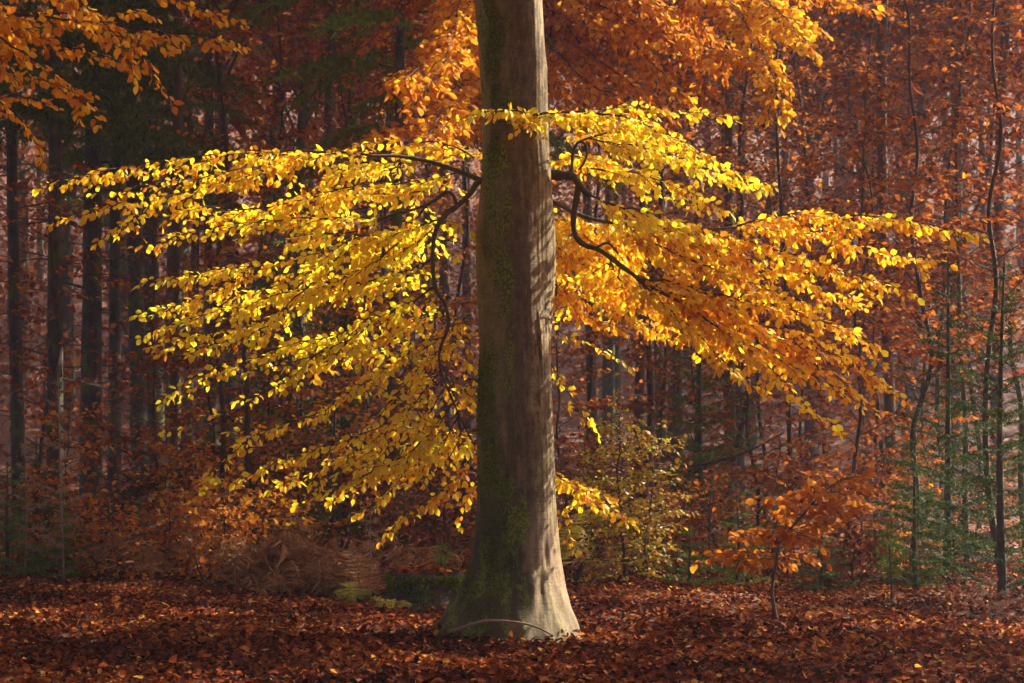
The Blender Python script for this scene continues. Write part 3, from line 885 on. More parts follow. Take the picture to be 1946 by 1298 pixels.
# ------------------------------------------------------------------ the beech right behind it, hiding its stem behind the great trunk
B2 = np.array([.12, 18.6, float(gh(.12, 18.6))])
beech2 = thing('beech_tree', 'orange leaved beech hidden behind the great trunk, its boughs hanging in at the top', 'tree', B2)
W = Wood()
W.tube(smooth([B2 - UP * .1, B2 + UP * 4, B2 + UP * 8, B2 + np.array([.3, .2, 13])], .25), np.linspace(.2, .05, 52), 14)
wood_obj('trunk', W, BARK_SPRUCE, beech2, B2)
back_boughs = [
    ([(950, -60), (890, 0), (850, 60), (820, 130), (790, 190)], 16.0, .012, dict(tint=(.72, .16), gap=.055)),
    ([(940, 40), (890, 110), (860, 180), (830, 240), (800, 280)], 15.7, .010, dict(tint=(.85, .14), gap=.052)),
    ([(950, -90), (870, -60), (800, -20), (740, 40), (700, 80)], 18.2, .010, dict(tint=(.35, .15), gap=.11)),
    ([(1000, -90), (1080, -40), (1160, 20), (1260, 70), (1370, 130)], 18.2, .014, dict(tint=(.66, .17), gap=.055)),
    ([(1000, -20), (1080, 60), (1130, 110), (1190, 160), (1260, 205)], 17.8, .012, dict(tint=(.6, .17), gap=.055)),
    ([(1000, -160), (1120, -120), (1240, -60), (1350, 0), (1450, 40), (1540, 50)], 17.6, .014, dict(tint=(.72, .17), gap=.055)),
    ([(1300, -60), (1380, 0), (1430, 70), (1460, 140), (1480, 215)], 16.6, .009, dict(tint=(.92, .1), gap=.05, droop=.5)),
    ([(1400, -60), (1440, 0), (1490, 40), (1520, 75)], 16.6, .008, dict(tint=(.95, .1), gap=.055, droop=.5)),
    ([(1260, -70), (1330, 30), (1360, 90), (1340, 150)], 18.4, .009, dict(tint=(.6, .17), gap=.07)),
    ([(1000, 100), (1060, 160), (1100, 200), (1160, 230)], 18.2, .008, dict(tint=(.55, .17), gap=.06)),
    ([(1060, -60), (1180, -30), (1300, 30), (1400, 90)], 19.2, .012, dict(tint=(.55, .17), gap=.06)),
    ([(1010, 60), (1100, 50), (1200, 90), (1300, 150), (1360, 190)], 19.4, .012, dict(tint=(.35, .16), gap=.06)),
    ([(960, -120), (915, -70), (880, -10), (860, 60), (845, 120)], 15.6, .010, dict(tint=(.8, .15), gap=.055)),
    ([(950, 10), (900, 60), (850, 100), (800, 120), (770, 150)], 16.0, .010, dict(tint=(.7, .15), gap=.06)),
    ([(960, 130), (900, 190), (860, 230), (800, 235), (730, 250)], 16.0, .009, dict(tint=(.6, .16), gap=.06)),
    ([(1000, -60), (1090, 10), (1180, 60), (1240, 120), (1290, 180)], 17.3, .012, dict(tint=(.7, .17), gap=.055)),
    ([(1000, -130), (1130, -70), (1230, -10), (1300, 60), (1420, 110)], 17.0, .012, dict(tint=(.66, .17), gap=.055)),
    ([(1000, 60), (1060, 100), (1120, 160), (1170, 190), (1220, 215)], 17.0, .010, dict(tint=(.62, .17), gap=.055)),
    ([(1150, -120), (1290, -80), (1420, -40), (1560, -10), (1660, 10)], 18.4, .012, dict(tint=(.66, .17), gap=.08)),
]
L2 = Leaves()
r2 = np.random.default_rng(23)
for pts, d, r0, kw in back_boughs:
    W = Wood()
    a = P(*pts[0], 18.6); root = np.array([B2[0], B2[1], min(a[2] - .3, 11.0)])
    ds = np.interp(np.arange(len(pts)), [0, 1.5, len(pts) - 1], [18.5, d * .6 + 18.5 * .4, d])
    spray(W, L2, r2, [root] + [P(q[0], q[1], e) for q, e in zip(pts, ds)], r0, .003, s0=.12, leaf=.074, lgap=.034, tl=(.28, .6), jit=.5, **{**kw, 'gap': kw['gap'] * .85})
    wood_obj('branch', W, TWIG, beech2, B2)
d3 = L2.cat()
o = np.argsort(-(d3[3] / d3[0][:, 1] * (.4 + np.abs(d3[2][:, 1])) + np.where(d3[0][:, 2] < EYE + HORIZON / F_PX * d3[0][:, 1], .01, 0)))
place_leaves([q[o[:300]] for q in d3], leaf_pool(AMBER, np.linspace(.1, 1, 12), 16), beech2, 'leaf', B2)
leaf_obj('foliage', [q[o[300:]] for q in d3], LEAF_MID, AMBER, beech2, r2, B2)

# ------------------------------------------------------------------ neighbouring beech whose bough hangs in at the upper left
nb = thing('beech_tree', 'amber leaved beech whose boughs hang into the upper left corner', 'tree', (-6.6, 11.6, float(gh(-6.6, 11.6))))
NOFF = np.array([-6.6, 11.6, float(gh(-6.6, 11.6))])
W = Wood()
W.tube(smooth([NOFF + np.array([0, 0, -.1]), NOFF + np.array([.05, 0, 4]), NOFF + np.array([-.1, .1, 9]), NOFF + np.array([.1, .1, 15])], .2), np.linspace(.26, .06, 75), 16)
wood_obj('trunk', W, BARK_SPRUCE, nb, NOFF)
NL = Leaves()
nr_ = np.random.default_rng(31)
roots = [NOFF + np.array([.1, 0, 4.6]), NOFF + np.array([.1, 0, 5.6]), NOFF + np.array([.1, 0, 5.1])]
nb_b = [
    (0, [(-120, -40, 11.4), (0, 10, 11.2), (100, 30, 11.1), (200, 45, 11.0), (300, 55, 11.0), (430, 72, 10.9)], dict(gap=.055, tl=(.2, .42), droop=.45)),
    (0, [(-120, 10, 11.4), (-20, 60, 11.3), (60, 110, 11.2), (130, 160, 11.2), (165, 205, 11.1)], dict(gap=.055, tl=(.2, .42))),
    (1, [(-120, -130, 11.6), (60, -50, 11.4), (180, 30, 11.3), (260, 90, 11.2), (310, 170, 11.2)], dict(gap=.055, tl=(.16, .36), droop=.5)),
    (2, [(-150, 80, 11.4), (-60, 140, 11.3), (0, 190, 11.2), (45, 240, 11.2), (70, 275, 11.2)], dict(gap=.055, tl=(.16, .36))),
    (1, [(-100, -150, 11.5), (120, -80, 11.3), (280, -20, 11.2), (360, 10, 11.2), (440, 30, 11.1)], dict(gap=.06, tl=(.2, .4))),
    (2, [(-120, 40, 11.8), (-30, 60, 11.9), (60, 70, 12.0), (140, 90, 12.0), (210, 110, 12.0)], dict(gap=.06, tl=(.2, .42))),
    (1, [(-60, -120, 11.0), (60, -60, 10.9), (150, 10, 10.8), (220, 70, 10.8), (250, 130, 10.8)], dict(gap=.055, tl=(.16, .36), droop=.5)),
    (0, [(-120, -20, 11.9), (-20, 20, 12.0), (60, 30, 12.1), (150, 30, 12.1), (260, 20, 12.1)], dict(gap=.055, tl=(.2, .42))),
    (0, [(-120, 60, 11.0), (-40, 110, 10.9), (20, 140, 10.9), (80, 150, 10.8), (120, 165, 10.8)], dict(gap=.055, tl=(.2, .4))),
    (2, [(-150, 150, 11.6), (-60, 170, 11.7), (20, 175, 11.7), (70, 190, 11.7)], dict(gap=.06, tl=(.2, .4))),
]
for ri, pts, kw in nb_b:
    W = Wood()
    spray(W, NL, nr_, [roots[ri]] + [P(*q) for q in pts], .022, .003, s0=.3, tint=(.76, .15), leaf=.054, lgap=.027, jit=.5, **{**kw, 'gap': kw['gap'] * .85})
    wood_obj('branch', W, TWIG, nb, NOFF)
d2 = NL.cat()
vis = (np.abs((d2[0][:, 0] / d2[0][:, 1]) * F_PX) < 960)
o = np.argsort(-(d2[3] * (.3 + np.abs(d2[2][:, 1])) + np.where(vis, 1, 0)))
place_leaves([q[o[:300]] for q in d2], leaf_pool(AMBER, np.linspace(.1, 1, 12), 6), nb, 'leaf', NOFF)
leaf_obj('foliage', [q[o[300:]] for q in d2], LEAF_MID, AMBER, nb, nr_, NOFF)


def canopy_tree(name, label, x, y, H, crown_z, rad, n, seed, mat, group=None, r0=.28, size=.2, tint=(.5, .2), open_gap=True):
    rng = np.random.default_rng(seed)
    z = float(gh(x, y))
    off = np.array([x, y, z])
    t = thing(name, label, 'tree', off, group)
    W = Wood()
    pts = smooth([off - UP * .1, off + np.array([rng.normal(0, .1), rng.normal(0, .1), H * .35]), off + np.array([rng.normal(0, .25), rng.normal(0, .25), H * .7]), off + np.array([rng.normal(0, .4), rng.normal(0, .4), H])], .3)
    rad_t = np.linspace(r0, .04, len(pts)); rad_t[:3] *= np.linspace(1.4, 1.05, 3)
    W.tube(pts, rad_t, 14, rough=.03, rng=rng)
    wood_obj('trunk', W, BARK_GREY, t, off)
    c = off + np.array([0, 0, crown_z])
    W = Wood()
    ends = []
    for k in range(22):
        u = norm(rng.normal(0, 1, 3)); u[2] = u[2] * .7 + .15
        e = c + u * rad * rng.uniform(.55, .95)
        i = int(np.clip((e[2] - off[2] - 1.5) / H, .25, .95) * (len(pts) - 1))
        W.tube(smooth([pts[i], pts[i] * .5 + e * .5 + UP * .2, e], .5), np.linspace(.06, .012, 6) if False else .03, 5)
        ends.append(e)
    wood_obj('branching', W, BARK_GREY, t, off)['kind'] = 'stuff'
    k = rng.integers(0, len(ends), n)
    p = np.array(ends)[k] + rng.normal(0, rad * .24, (n, 3)) * np.array([1, 1, .6])
    if open_gap:
        g = gate(p)
        p = p[(g > 1.0 + rng.normal(0, .18, n))]
    n = len(p)
    N = norm(UP * .8 + rng.normal(0, .5, (n, 3)))
    A = norm(rng.normal(0, 1, (n, 3)) * np.array([1, 1, .3]))
    leaf_obj('crown', [p, A, N, size * rng.uniform(.6, 1.2, n), np.clip(rng.normal(*tint, n), 0, 1)], LEAF_LO, mat, t, rng, off)
    return t


def cpx(px, d):
    return (px - W_PX / 2) / F_PX * d


CAN = [(8.4, 14.0, 14, 9.5, (3.4, 3.4, 2.4), .28, 'tall unseen russet beech added for shade beyond the right edge of the clearing'),  # unseen beeches added for shade; the slender poles carry shading crowns too
       (7.0, 8.0, 14, 9.5, (3.6, 3.4, 2.4), .26, 'tall unseen beech added to shade the foreground from beyond the right edge'),
       (10.5, 19.5, 16, 11.0, (3.8, 3.8, 2.6), .3, 'big unseen beech added for shade far out beyond the right edge of the thicket'),
       (9.2, 26.5, 17, 12.0, (4.4, 4.4, 2.8), .3, 'tall unseen beech added for shade beyond the right edge behind the thicket'),
       (-8.0, 16.0, 16, 10.5, (3.8, 3.8, 2.4), .26, 'tall unseen beech added for shade beyond the left edge beside the dark spruces'),
       (-3.5, 4.5, 15, 10.0, (4.2, 3.8, 2.4), .26, 'tall unseen beech added for shade, standing behind the viewer on the left'),
       (4.2, 3.6, 15, 10.0, (4.2, 3.8, 2.4), .26, 'tall unseen beech added for shade, standing behind the viewer on the right'),
       (cpx(1390, 24.5), 24.5, 16, 11.5, (3.8, 3.8, 2.6), .075, 'dark slender beech pole right of the great trunk, behind the golden boughs'),
       (cpx(1207, 28), 28, 17, 12.0, (3.8, 3.8, 2.6), .085, 'dark beech pole close behind the great trunk on its right'),
       (cpx(1700, 25), 25, 17, 12.0, (3.8, 3.8, 2.6), .08, 'dark beech pole behind the straight russet sapling at right'),
       (cpx(620, 27), 27, 17, 12.0, (4.0, 4.0, 2.6), .08, 'dark beech pole behind the left golden boughs'),
       (cpx(330, 25), 25, 16, 11.5, (3.8, 3.8, 2.6), .08, 'dark beech pole right of the big left spruce trunks'),
       (cpx(1890, 30), 30, 17, 12.5, (4.0, 4.0, 2.6), .1, 'dark beech pole far back near the right edge'),
       (cpx(1000, 33), 33, 17, 12.5, (4.2, 4.2, 2.6), .1, 'beech pole far back, hidden by the great trunk'),
       (12.0, 31.0, 18, 12.5, (4.2, 4.2, 3.0), .3, 'big unseen beech added for shade outside the right edge, far back'),
       (15.5, 38.0, 19, 14.5, (4.6, 4.6, 3.4), .32, 'big unseen beech added for shade well outside the right edge on the slope'),
       (-4.6, 9.4, 14, 9.6, (4.0, 3.4, 2.0), .24, 'tall unseen beech added for shade beyond the left edge close to the viewer'),
       (4.4, 9.8, 14, 10.2, (4.0, 3.4, 2.0), .24, 'tall unseen beech added for shade beyond the right edge close to the viewer')]
for k, (x, y, H, cz, rad, r0, lab) in enumerate(CAN):
    canopy_tree('beech_tree', lab, x, y, H, cz, np.array(rad), 12500, 300 + k, AMBER, 'shade trees around the clearing', r0=r0, size=.33 if y < 12 else .46)


# ------------------------------------------------------------------ background broadleaf saplings
def sapling(name, label, px, d, H, r, lean, tint, mat, seed, nbr=22, brl=1.2, start=.15, leaf=.08, tmpl=LEAF_MID, gap=.11, tl=(.2, .45), lgap=.055,
            group=None, elev=(.25, .8), bark=TWIG, base_y=None, sub=1, own=0, pool=None, droop=.15, cam=.35, pts=None, cat='sapling'):
    rng = np.random.default_rng(seed)
    x = (px - W_PX / 2) / F_PX * d
    off = np.array([x, d, float(gh(x, d))])
    t = thing(name, label, cat, off, group)
    m = 9
    if pts is None:
        st = [off - UP * .05]
        wob = np.cumsum(rng.normal(0, .055 * H / 4, (m, 2)), axis=0)
        for k in range(1, m + 1):
            f = k / m
            st.append(off + np.array([lean * f * H + wob[k - 1, 0], wob[k - 1, 1] + .1 * lean * f, H * f]))
    else:
        st = [off - UP * .05] + [P(*q) for q in pts]
    st = smooth(st, .12)
    n = len(st)
    W = Wood()
    W.tube(st, r * (1 - .85 * np.linspace(0, 1, n)) + .003, 7, rough=.06, rng=rng)
    wood_obj('trunk', W, bark, t, off)
    W, L = Wood(), Leaves()
    az = rng.uniform(0, 6.28)
    for k in range(nbr):
        f = start + (1 - start) * (k + rng.uniform(0, .8)) / nbr
        f = min(f, .99)
        i = int(f * (n - 1))
        az += 2.4 + rng.normal(0, .4)
        ln = brl * (1 - .6 * f) * rng.uniform(.65, 1.2)
        e = rng.uniform(*elev)
        u = np.array([math.cos(az), math.sin(az) * .8, e])
        u = u / np.linalg.norm(u)
        p0 = st[i]
        p1 = p0 + u * ln * .5 + rng.normal(0, .03, 3)
        p2 = p0 + u * ln + UP * (-.12 * ln) + rng.normal(0, .05, 3)
        spray(W, L, rng, [p0, p1, p2], max(.004, r * .35 * (1 - .7 * f)), .002, s0=.15, gap=gap, tl=tl, leaf=leaf, lgap=lgap, tint=tint, sides=4, cam=cam, sub=sub, step=.12, twig_r=.0028 if d < 24 else .0024, droop=droop)
    spray(W, L, rng, [st[int(n * .85)], st[-1], st[-1] + UP * .1], .003, .002, gap=gap, tl=tl, leaf=leaf, lgap=lgap, tint=tint, sides=3, sub=0, step=.1, cam=cam)
    b = wood_obj('branching', W, bark, t, off)
    b['kind'] = 'stuff'
    data = L.cat()
    if own:
        o = np.argsort(-(data[3] * (.3 + np.abs(data[2][:, 1]))))
        place_leaves([q[o[:own]] for q in data], pool, t, 'leaf', off)
        data = [q[o[own:]] for q in data]
    if len(data[0]):
        leaf_obj('crown', data, tmpl, mat, t, rng, off)
    return t


RU, RU2, PK = (.55, .22), (.78, .2), (.6, .22)
SAP = 'slender saplings in the russet thicket'
# (px, d, H, r, lean, tint, mat, nbr, brl, label)
saps = [
    (1730, 19.5, 6.6, .034, -.01, RU, RUSSET, 30, 1.5, 'straight dark beech sapling with russet leaves right of the long golden bough'),
    (1905, 18.5, 6.6, .036, -.03, RU, RUSSET, 22, 1.5, 'curving twin of the dark sapling nearest the right edge'),
    (1500, 22.5, 7.5, .036, .005, RU, RUSSET, 30, 1.6, 'upright russet sapling behind the golden bough tips, fourth stem from the right edge'),
    (1448, 26, 8.5, .03, .01, RU2, RUSSET, 28, 1.6, 'thin red leaved sapling behind the hanging yellow spray at upper right'),
    (1390, 24, 8, .045, .0, RU, RUSSET, 30, 1.6, 'dark sapling stem behind the right golden boughs, beside a pale trunk'),
    (1205, 25, 8.5, .055, .0, RU2, RUSSET, 34, 1.7, 'sturdy dark young beech just right of the great trunk'),
    (1243, 27, 8, .03, .0, RU2, RUSSET, 26, 1.6, 'thin stem right beside the sturdy young beech behind the trunk'),
    (1630, 23, 7.5, .03, .02, RU, RUSSET, 28, 1.6, 'leaning russet sapling behind the drooping right bough end'),
    (1597, 20, 5.2, .026, -.01, RU, RUSSET, 22, 1.3, 'short russet sapling above the low orange beech'),
    (1838, 20.5, 7.0, .034, .01, RU, RUSSET, 26, 1.4, 'dark sapling rising through the green spruce at right'),
    (1775, 24, 8, .035, .02, (.35, .2), RUSSET, 30, 1.7, 'deep red sapling behind the straight dark one at right'),
    (1950, 22, 8, .04, -.02, RU, RUSSET, 28, 1.7, 'russet sapling cut by the right edge of the picture'),
    (1560, 28, 9.5, .04, .0, RU, PINKY, 30, 1.9, 'tall pinkish leaved sapling deep in the right thicket'),
    (1320, 30, 10, .045, .01, RU2, RUSSET, 34, 2.0, 'tall orange red sapling behind the upper right bough'),
    (1130, 29, 10, .04, -.01, RU2, RUSSET, 34, 2.0, 'red leaved young beech showing close right of the trunk top'),
    (1680, 31, 10.5, .045, .0, RU, PINKY, 34, 2.1, 'tall dull pink sapling high in the right background'),
    (470, 20.5, 3.6, .05, -.02, OR, RUSSET, 14, 1.4, 'crooked dark sapling under the left golden boughs'),
    (497, 22, 3.2, .03, .03, RU, RUSSET, 12, 1.2, 'thin dark stem leaning right beside the crooked sapling at left'),
    (442, 21, 7.5, .028, -.005, RU, RUSSET, 14, 1.2, 'very thin tall stem rising above the left golden bough'),
    (575, 23, 5.5, .026, .0, RU2, RUSSET, 22, 1.5, 'reddish thin sapling behind the left lower boughs'),
    (645, 25, 8, .03, .01, RU2, RUSSET, 30, 1.8, 'orange red sapling behind the middle of the left boughs'),
    (560, 27, 9.5, .035, .0, RU2, RUSSET, 26, 1.8, 'tall sapling with bright orange leaves behind the upper left bough'),
    (820, 24, 7.0, .03, .0, RU2, RUSSET, 32, 1.7, 'orange leaved sapling just left of the great trunk'),
    (880, 28, 10, .035, .0, RU2, RUSSET, 32, 1.9, 'tall orange sapling half hidden behind the trunk on its left'),
    (740, 30, 9, .035, .0, RU2, RUSSET, 30, 2.0, 'pinkish sapling behind the left yellow sheets of leaves'),
    (350, 29, 6, .03, .02, RU, PINKY, 22, 1.7, 'sparse pinkish sapling between the left boughs and the dark trunks'),
    (290, 22, 4.4, .022, .05, OR, RUSSET, 14, 1.5, 'thin sapling with scattered orange leaves before the dark trunks'),
    (60, 21, 4.5, .024, .02, RU, RUSSET, 16, 1.4, 'thin brown sapling near the left edge'),
    (1080, 23, 3.4, .022, .0, PK, RUSSET, 24, 1.5, 'low dusty pink beech regrowth close behind the trunk on the right'),
    (1300, 22, 3.6, .024, .01, RU, PINKY, 22, 1.5, 'low pinkish brown sapling right of the yellow green shrub'),
    (1440, 21, 3.4, .024, .0, RU, RUSSET, 22, 1.4, 'low russet sapling left above the orange beech'),
    (1530, 25, 4.2, .026, .0, RU, PINKY, 22, 1.6, 'brownish pink sapling behind the low orange beech'),
    (1660, 21.5, 4.0, .026, .01, RU, RUSSET, 22, 1.4, 'brown red sapling between the orange beech and the spruce'),
    (700, 21, 3.0, .022, .0, RU2, RUSSET, 20, 1.3, 'low russet sapling under the left yellow leaves'),
    (600, 19.5, 2.4, .02, .0, RU2, RUSSET, 18, 1.1, 'low brown sapling beside the dead bracken'),
    (830, 20.5, 2.8, .02, .0, (.3, .2), RUSSET, 20, 1.2, 'dark red low sapling close left of the trunk'),
    (400, 21.5, 2.8, .02, .0, RU2, RUSSET, 20, 1.3, 'red leaved low sapling above the leaning log'),
    (1750, 27, 6, .03, .0, RU, RUSSET, 26, 1.7, 'russet sapling seen between the right hand stems'),
    (1010, 31, 11, .05, .0, RU2, RUSSET, 30, 2.2, 'tall red beech mostly hidden by the great trunk'),
    (680, 33, 11, .045, .0, RU2, RUSSET, 30, 2.2, 'tall orange beech glowing beside the dark spruce'),
    (1860, 29, 10, .045, .0, RU, RUSSET, 30, 2.1, 'tall dark red beech high at the right edge'),
    (1420, 33, 11, .05, .0, RU2, RUSSET, 32, 2.2, 'tall orange red beech high behind the hanging yellow spray'),
]
for k, (px, d, H, r, lean, tint, mat, nbr, brl, lab) in enumerate(saps):
    far = d > 24
    sapling('beech_sapling', lab, px, d, H, r, lean, tint, mat, 500 + k, nbr=int(nbr * 1.25), brl=brl * 1.08, leaf=.09 if far else .074, tmpl=LEAF_LO if far else LEAF_MID,
            group=SAP, gap=.13 if far else .115, tl=(.25, .55), lgap=.058, start=.3 if H > 6 else .15)

# the low orange beech at the right front
OP = leaf_pool(RUSSET, np.linspace(.35, 1, 12), 8)
sapling('beech_sapling', 'low bright orange beech sapling standing on the leaf carpet at right', 1478, 14.75, 1.2, .014, .05, (.8, .13), RUSSET, 61, own=300, pool=OP, cam=.45, bark=BARK_GREY,
        tmpl=LEAF_HI, leaf=.066, gap=.048, tl=(.12, .26), lgap=.029, nbr=26, brl=.74, start=.36, elev=(.0, .3), sub=1,
        pts=[(1470, 1150, 14.75), (1466, 1110, 14.75), (1478, 1070, 14.75), (1472, 1050, 14.75), (1490, 1020, 14.75), (1520, 985, 14.75), (1556, 945, 14.7), (1590, 915, 14.7), (1625, 905, 14.7)])
# yellow green shrub right of the trunk
sapling('beech_shrub', 'bushy yellow green shrub of small leaves just right of the great trunk', 1190, 17.4, 1.62, .014, .01, (.6, .24), YGREEN, 62, leaf=.045, gap=.05, tl=(.12, .3), lgap=.03, nbr=46, brl=.62, start=.08, elev=(.1, .6), cam=.25, cat='shrub')
sapling('beech_shrub', 'thin yellow sapling growing inside the right edge of the yellow green shrub', 1228, 17.2, 1.45, .010, .0, (.4, .2), YGREEN, 63, leaf=.05, gap=.06, tl=(.12, .28), lgap=.032, nbr=26, brl=.5, start=.25, elev=(.1, .6), cam=.25, cat='shrub')
# red orange shrubs at the left
for k, (px, d, H, brl, lab, tint, mat) in enumerate([
    (205, 18.2, .75, .5, 'small red orange shrub before the leaning log', (.85, .12), RUSSET),
    (420, 18.0, 1.15, .7, 'glowing orange red shrub left of the dead bracken', (.95, .12), RUSSET),
    (510, 18.4, .95, .55, 'amber leaved shrub right above the dead bracken', (.75, .15), AMBER),
    (320, 18.6, .7, .5, 'low rusty shrub between the two orange ones at left', (.8, .15), RUSSET),
    (90, 18.9, 1.0, .6, 'dull amber shrub near the left edge', (.35, .15), AMBER),
    (345, 19.3, 1.3, .8, 'rusty orange shrub growing over the leaning log', (.85, .15), RUSSET),
    (1345, 18.8, .9, .6, 'low orange brown shrub right of the yellow green one', (.5, .2), RUSSET),
    (1120, 19.5, 1.3, .8, 'dusty red shrub behind the trunk foot on the right', PK, PINKY),
    (1620, 17.6, .6, .4, 'small dark red shrub beside the pine seedling', (.3, .15), RUSSET),
    (770, 18.9, .9, .5, 'dim brown shrub behind the mossy stump', (.25, .15), RUSSET),
]):
    sapling('beech_shrub', lab, px, d, H, .010, .0, tint, mat, 700 + k, leaf=.06, gap=.07, tl=(.12, .28), lgap=.04, nbr=30, brl=brl, start=.1, elev=(.15, .8), cam=.5, group='low shrubs in the undergrowth', cat='shrub')


hr = np.random.default_rng(88)
ORD = ('first', 'second', 'third', 'fourth', 'fifth', 'sixth', 'seventh', 'eighth', 'ninth', 'tenth')
lp = [q for q in (130 + k * 82 + hr.uniform(-30, 30) for k in range(22)) if not 890 < q < 1060]
nl_, nr2 = sum(q < 973 for q in lp), 0
for k, px in enumerate(lp):
    hue = ('rusty', 'brown', 'russet')[k % 3]
    if px < 973:
        lab = f'low {hue} regrowth bush, {ORD[nl_ - 1 - k]} one left of the great trunk before the far trunks'
    else:
        lab = f'low {hue} regrowth bush, {ORD[k - nl_]} one right of the great trunk before the far trunks'
    sapling('regrowth_bush', lab, px, hr.uniform(19.5, 23.5), hr.uniform(1.0, 1.7), .010, hr.normal(0, .05), (hr.uniform(.5, .85), .2), (RUSSET, PINKY, RUSSET)[k % 3], 1500 + k, leaf=.066, gap=.085,
            tl=(.14, .32), lgap=.045, nbr=22, brl=.8, start=.08, elev=(.2, .9), cam=.45, group='regrowth bushes behind the clearing', cat='bush')

# ------------------------------------------------------------------ conifers
def needles_along(L, rng, pts, gap, ln, tint, spread=.9, planar=.6):
    seg = np.linalg.norm(np.diff(pts, axis=0), axis=1)
    cs = np.concatenate([[0], np.cumsum(seg)])
    s = np.arange(0, cs[-1], gap)
    if len(s) == 0:
        return
    k = np.clip(np.searchsorted(cs, s, side='right') - 1, 0, len(seg) - 1)
    f = (s - cs[k]) / np.maximum(seg[k], 1e-6)
    pos = pts[k] + (pts[k + 1] - pts[k]) * f[:, None]
    D = norm(pts[k + 1] - pts[k])
    n = len(s)
    R = rng.normal(0, 1, (n, 3)); R[:, 2] *= planar
    R = norm(R - D * (R * D).sum(1, keepdims=True))
    A = norm(D * .7 + R * spread)
    N = norm(UP * .7 + CAMV * .3 + rng.normal(0, .5, (n, 3)))
    L.add(pos, A, N, ln * rng.uniform(.6, 1.2, n), np.clip(rng.normal(tint, .2, n), 0, 1))


def conifer(name, label, px, d, H, r, seed, z_first, nb, bl, mat=NEEDLE_G, bark=BARK_SPRUCE, group=None, ndl=.045, gap=.010, tint=.5, droop=.25, top_taper=.9, side_gap=.09, lean=0.0,
            dead=0, cat='tree', side_len=.42, rise=.1, width=1.0, crown_name='crown', sides=10, x=None):
    rng = np.random.default_rng(seed)
    if x is None:
        x = (px - W_PX / 2) / F_PX * d
    off = np.array([x, d, float(gh(x, d))])
    t = thing(name, label, cat, off, group)
    st = smooth([off - UP * .1, off + np.array([lean * H * .5 + rng.normal(0, .01 * H), 0, H * .5]), off + np.array([lean * H, rng.normal(0, .01 * H), H])], max(.1, H / 60))
    n = len(st)
    W = Wood()
    rad = r * (1 - .9 * np.linspace(0, 1, n)) + .003
    k0 = max(2, int(.05 * n)); rad[:k0] *= np.linspace(1.35, 1.0, k0)
    W.tube(st, rad, sides, rough=.04, rng=rng)
    wood_obj('trunk', W, bark, t, off)
    W, L = Wood(), Leaves()
    for k in range(dead):
        f = rng.uniform(.06, max(.1, z_first))
        i = int(f * (n - 1)); az = rng.uniform(0, 6.28)
        u = np.array([math.cos(az), math.sin(az), rng.uniform(-.35, .15)])
        ln = rng.uniform(.4, 1.5)
        p = smooth([st[i], st[i] + u * ln * .5 + rng.normal(0, .04, 3), st[i] + u * ln + rng.normal(0, .1, 3) - UP * .1 * ln], .12)
        W.tube(p, np.linspace(.012, .003, len(p)), 4)
    for k in range(nb):
        f = z_first + (1 - z_first) * (k + rng.random()) / nb
        f = min(f, .985)
        i = int(f * (n - 1)); az = k * 2.4 + rng.normal(0, .35)
        g = (f - z_first) / (1 - z_first)
        ln = bl * (1 - top_taper * g) * rng.uniform(.7, 1.15)
        u = np.array([math.cos(az), math.sin(az), rise])
        e = st[i] + u * ln - UP * droop * ln
        mid = st[i] + u * ln * .5 + UP * (.02 - droop * .15) * ln
        p = smooth([st[i], mid, e + UP * .08 * ln], .06)
        W.tube(p, np.linspace(max(.004, r * .12), .002, len(p)), 4)
        T = tangents(p)
        sg = 1
        s = .12 * ln
        while s < ln:
            q = min(len(p) - 1, int(s / ln * (len(p) - 1)))
            B = np.cross(T[q], UP); B /= max(np.linalg.norm(B), 1e-6)
            l2 = ln * side_len * (1 - .75 * s / ln) * rng.uniform(.6, 1.2) + .04
            dd = norm(T[q] * .75 + B * sg * .75 - UP * rng.uniform(0, .5) * droop * 2)
            tw = np.array([p[q], p[q] + dd * l2 * .5 + rng.normal(0, .006, 3), p[q] + dd * l2 - UP * .12 * l2])
            if mat is not NEEDLE_G:
                W.tube(tw, [.0025, .002, .001], 3, cap=False)
            needles_along(L, rng, tw, gap, ndl, tint)
            sg = -sg
            s += side_gap * rng.uniform(.4, .8)
        needles_along(L, rng, p[int(len(p) * .2):], gap, ndl, tint)
    b = wood_obj('branching', W, bark if mat is NEEDLE_G else STICK, t, off)
    if b:
        b['kind'] = 'stuff'
    leaf_obj(crown_name, L.cat(), NEEDLE, mat, t, rng, off, curl=.1, width=width * 1.9)
    return t


SPR = 'dark spruce trunks in the misty left background'
for k, (px, d, H, r, zf, lab) in enumerate([
    (105, 24, 15, .115, .42, 'dark upright spruce trunk, second big one from the left edge, with brown dead twigs'),
    (38, 27, 16, .11, .42, 'misty spruce trunk closest to the left edge'),
    (172, 29, 17, .19, .38, 'broad dark spruce trunk, third big one from the left edge'),
    (218, 31, 17, .12, .40, 'slim mossy spruce trunk right of the broad left one'),
    (268, 33, 18, .17, .36, 'spruce trunk above the leaning log with a moss lit edge'),
    (300, 38, 18, .20, .38, 'far broad spruce trunk behind the upper left bough'),
    (735, 21.5, 13, .08, .43, 'dark spruce with drooping boughs left of the great trunk top'),
    (400, 40, 19, .16, .34, 'hazy spruce trunk behind the left bough middle'),
    (-60, 24, 16, .15, .40, 'spruce just outside the left edge with boughs reaching in'),
]):
    conifer('spruce_tree', lab, px, d, H, r, 900 + k, zf * .88, 44, 2.6, group=SPR, ndl=.12, gap=.016, side_gap=.15, droop=.35, dead=26, tint=1.0 if px == 735 else .8, side_len=.38, top_taper=.75, width=1.7)

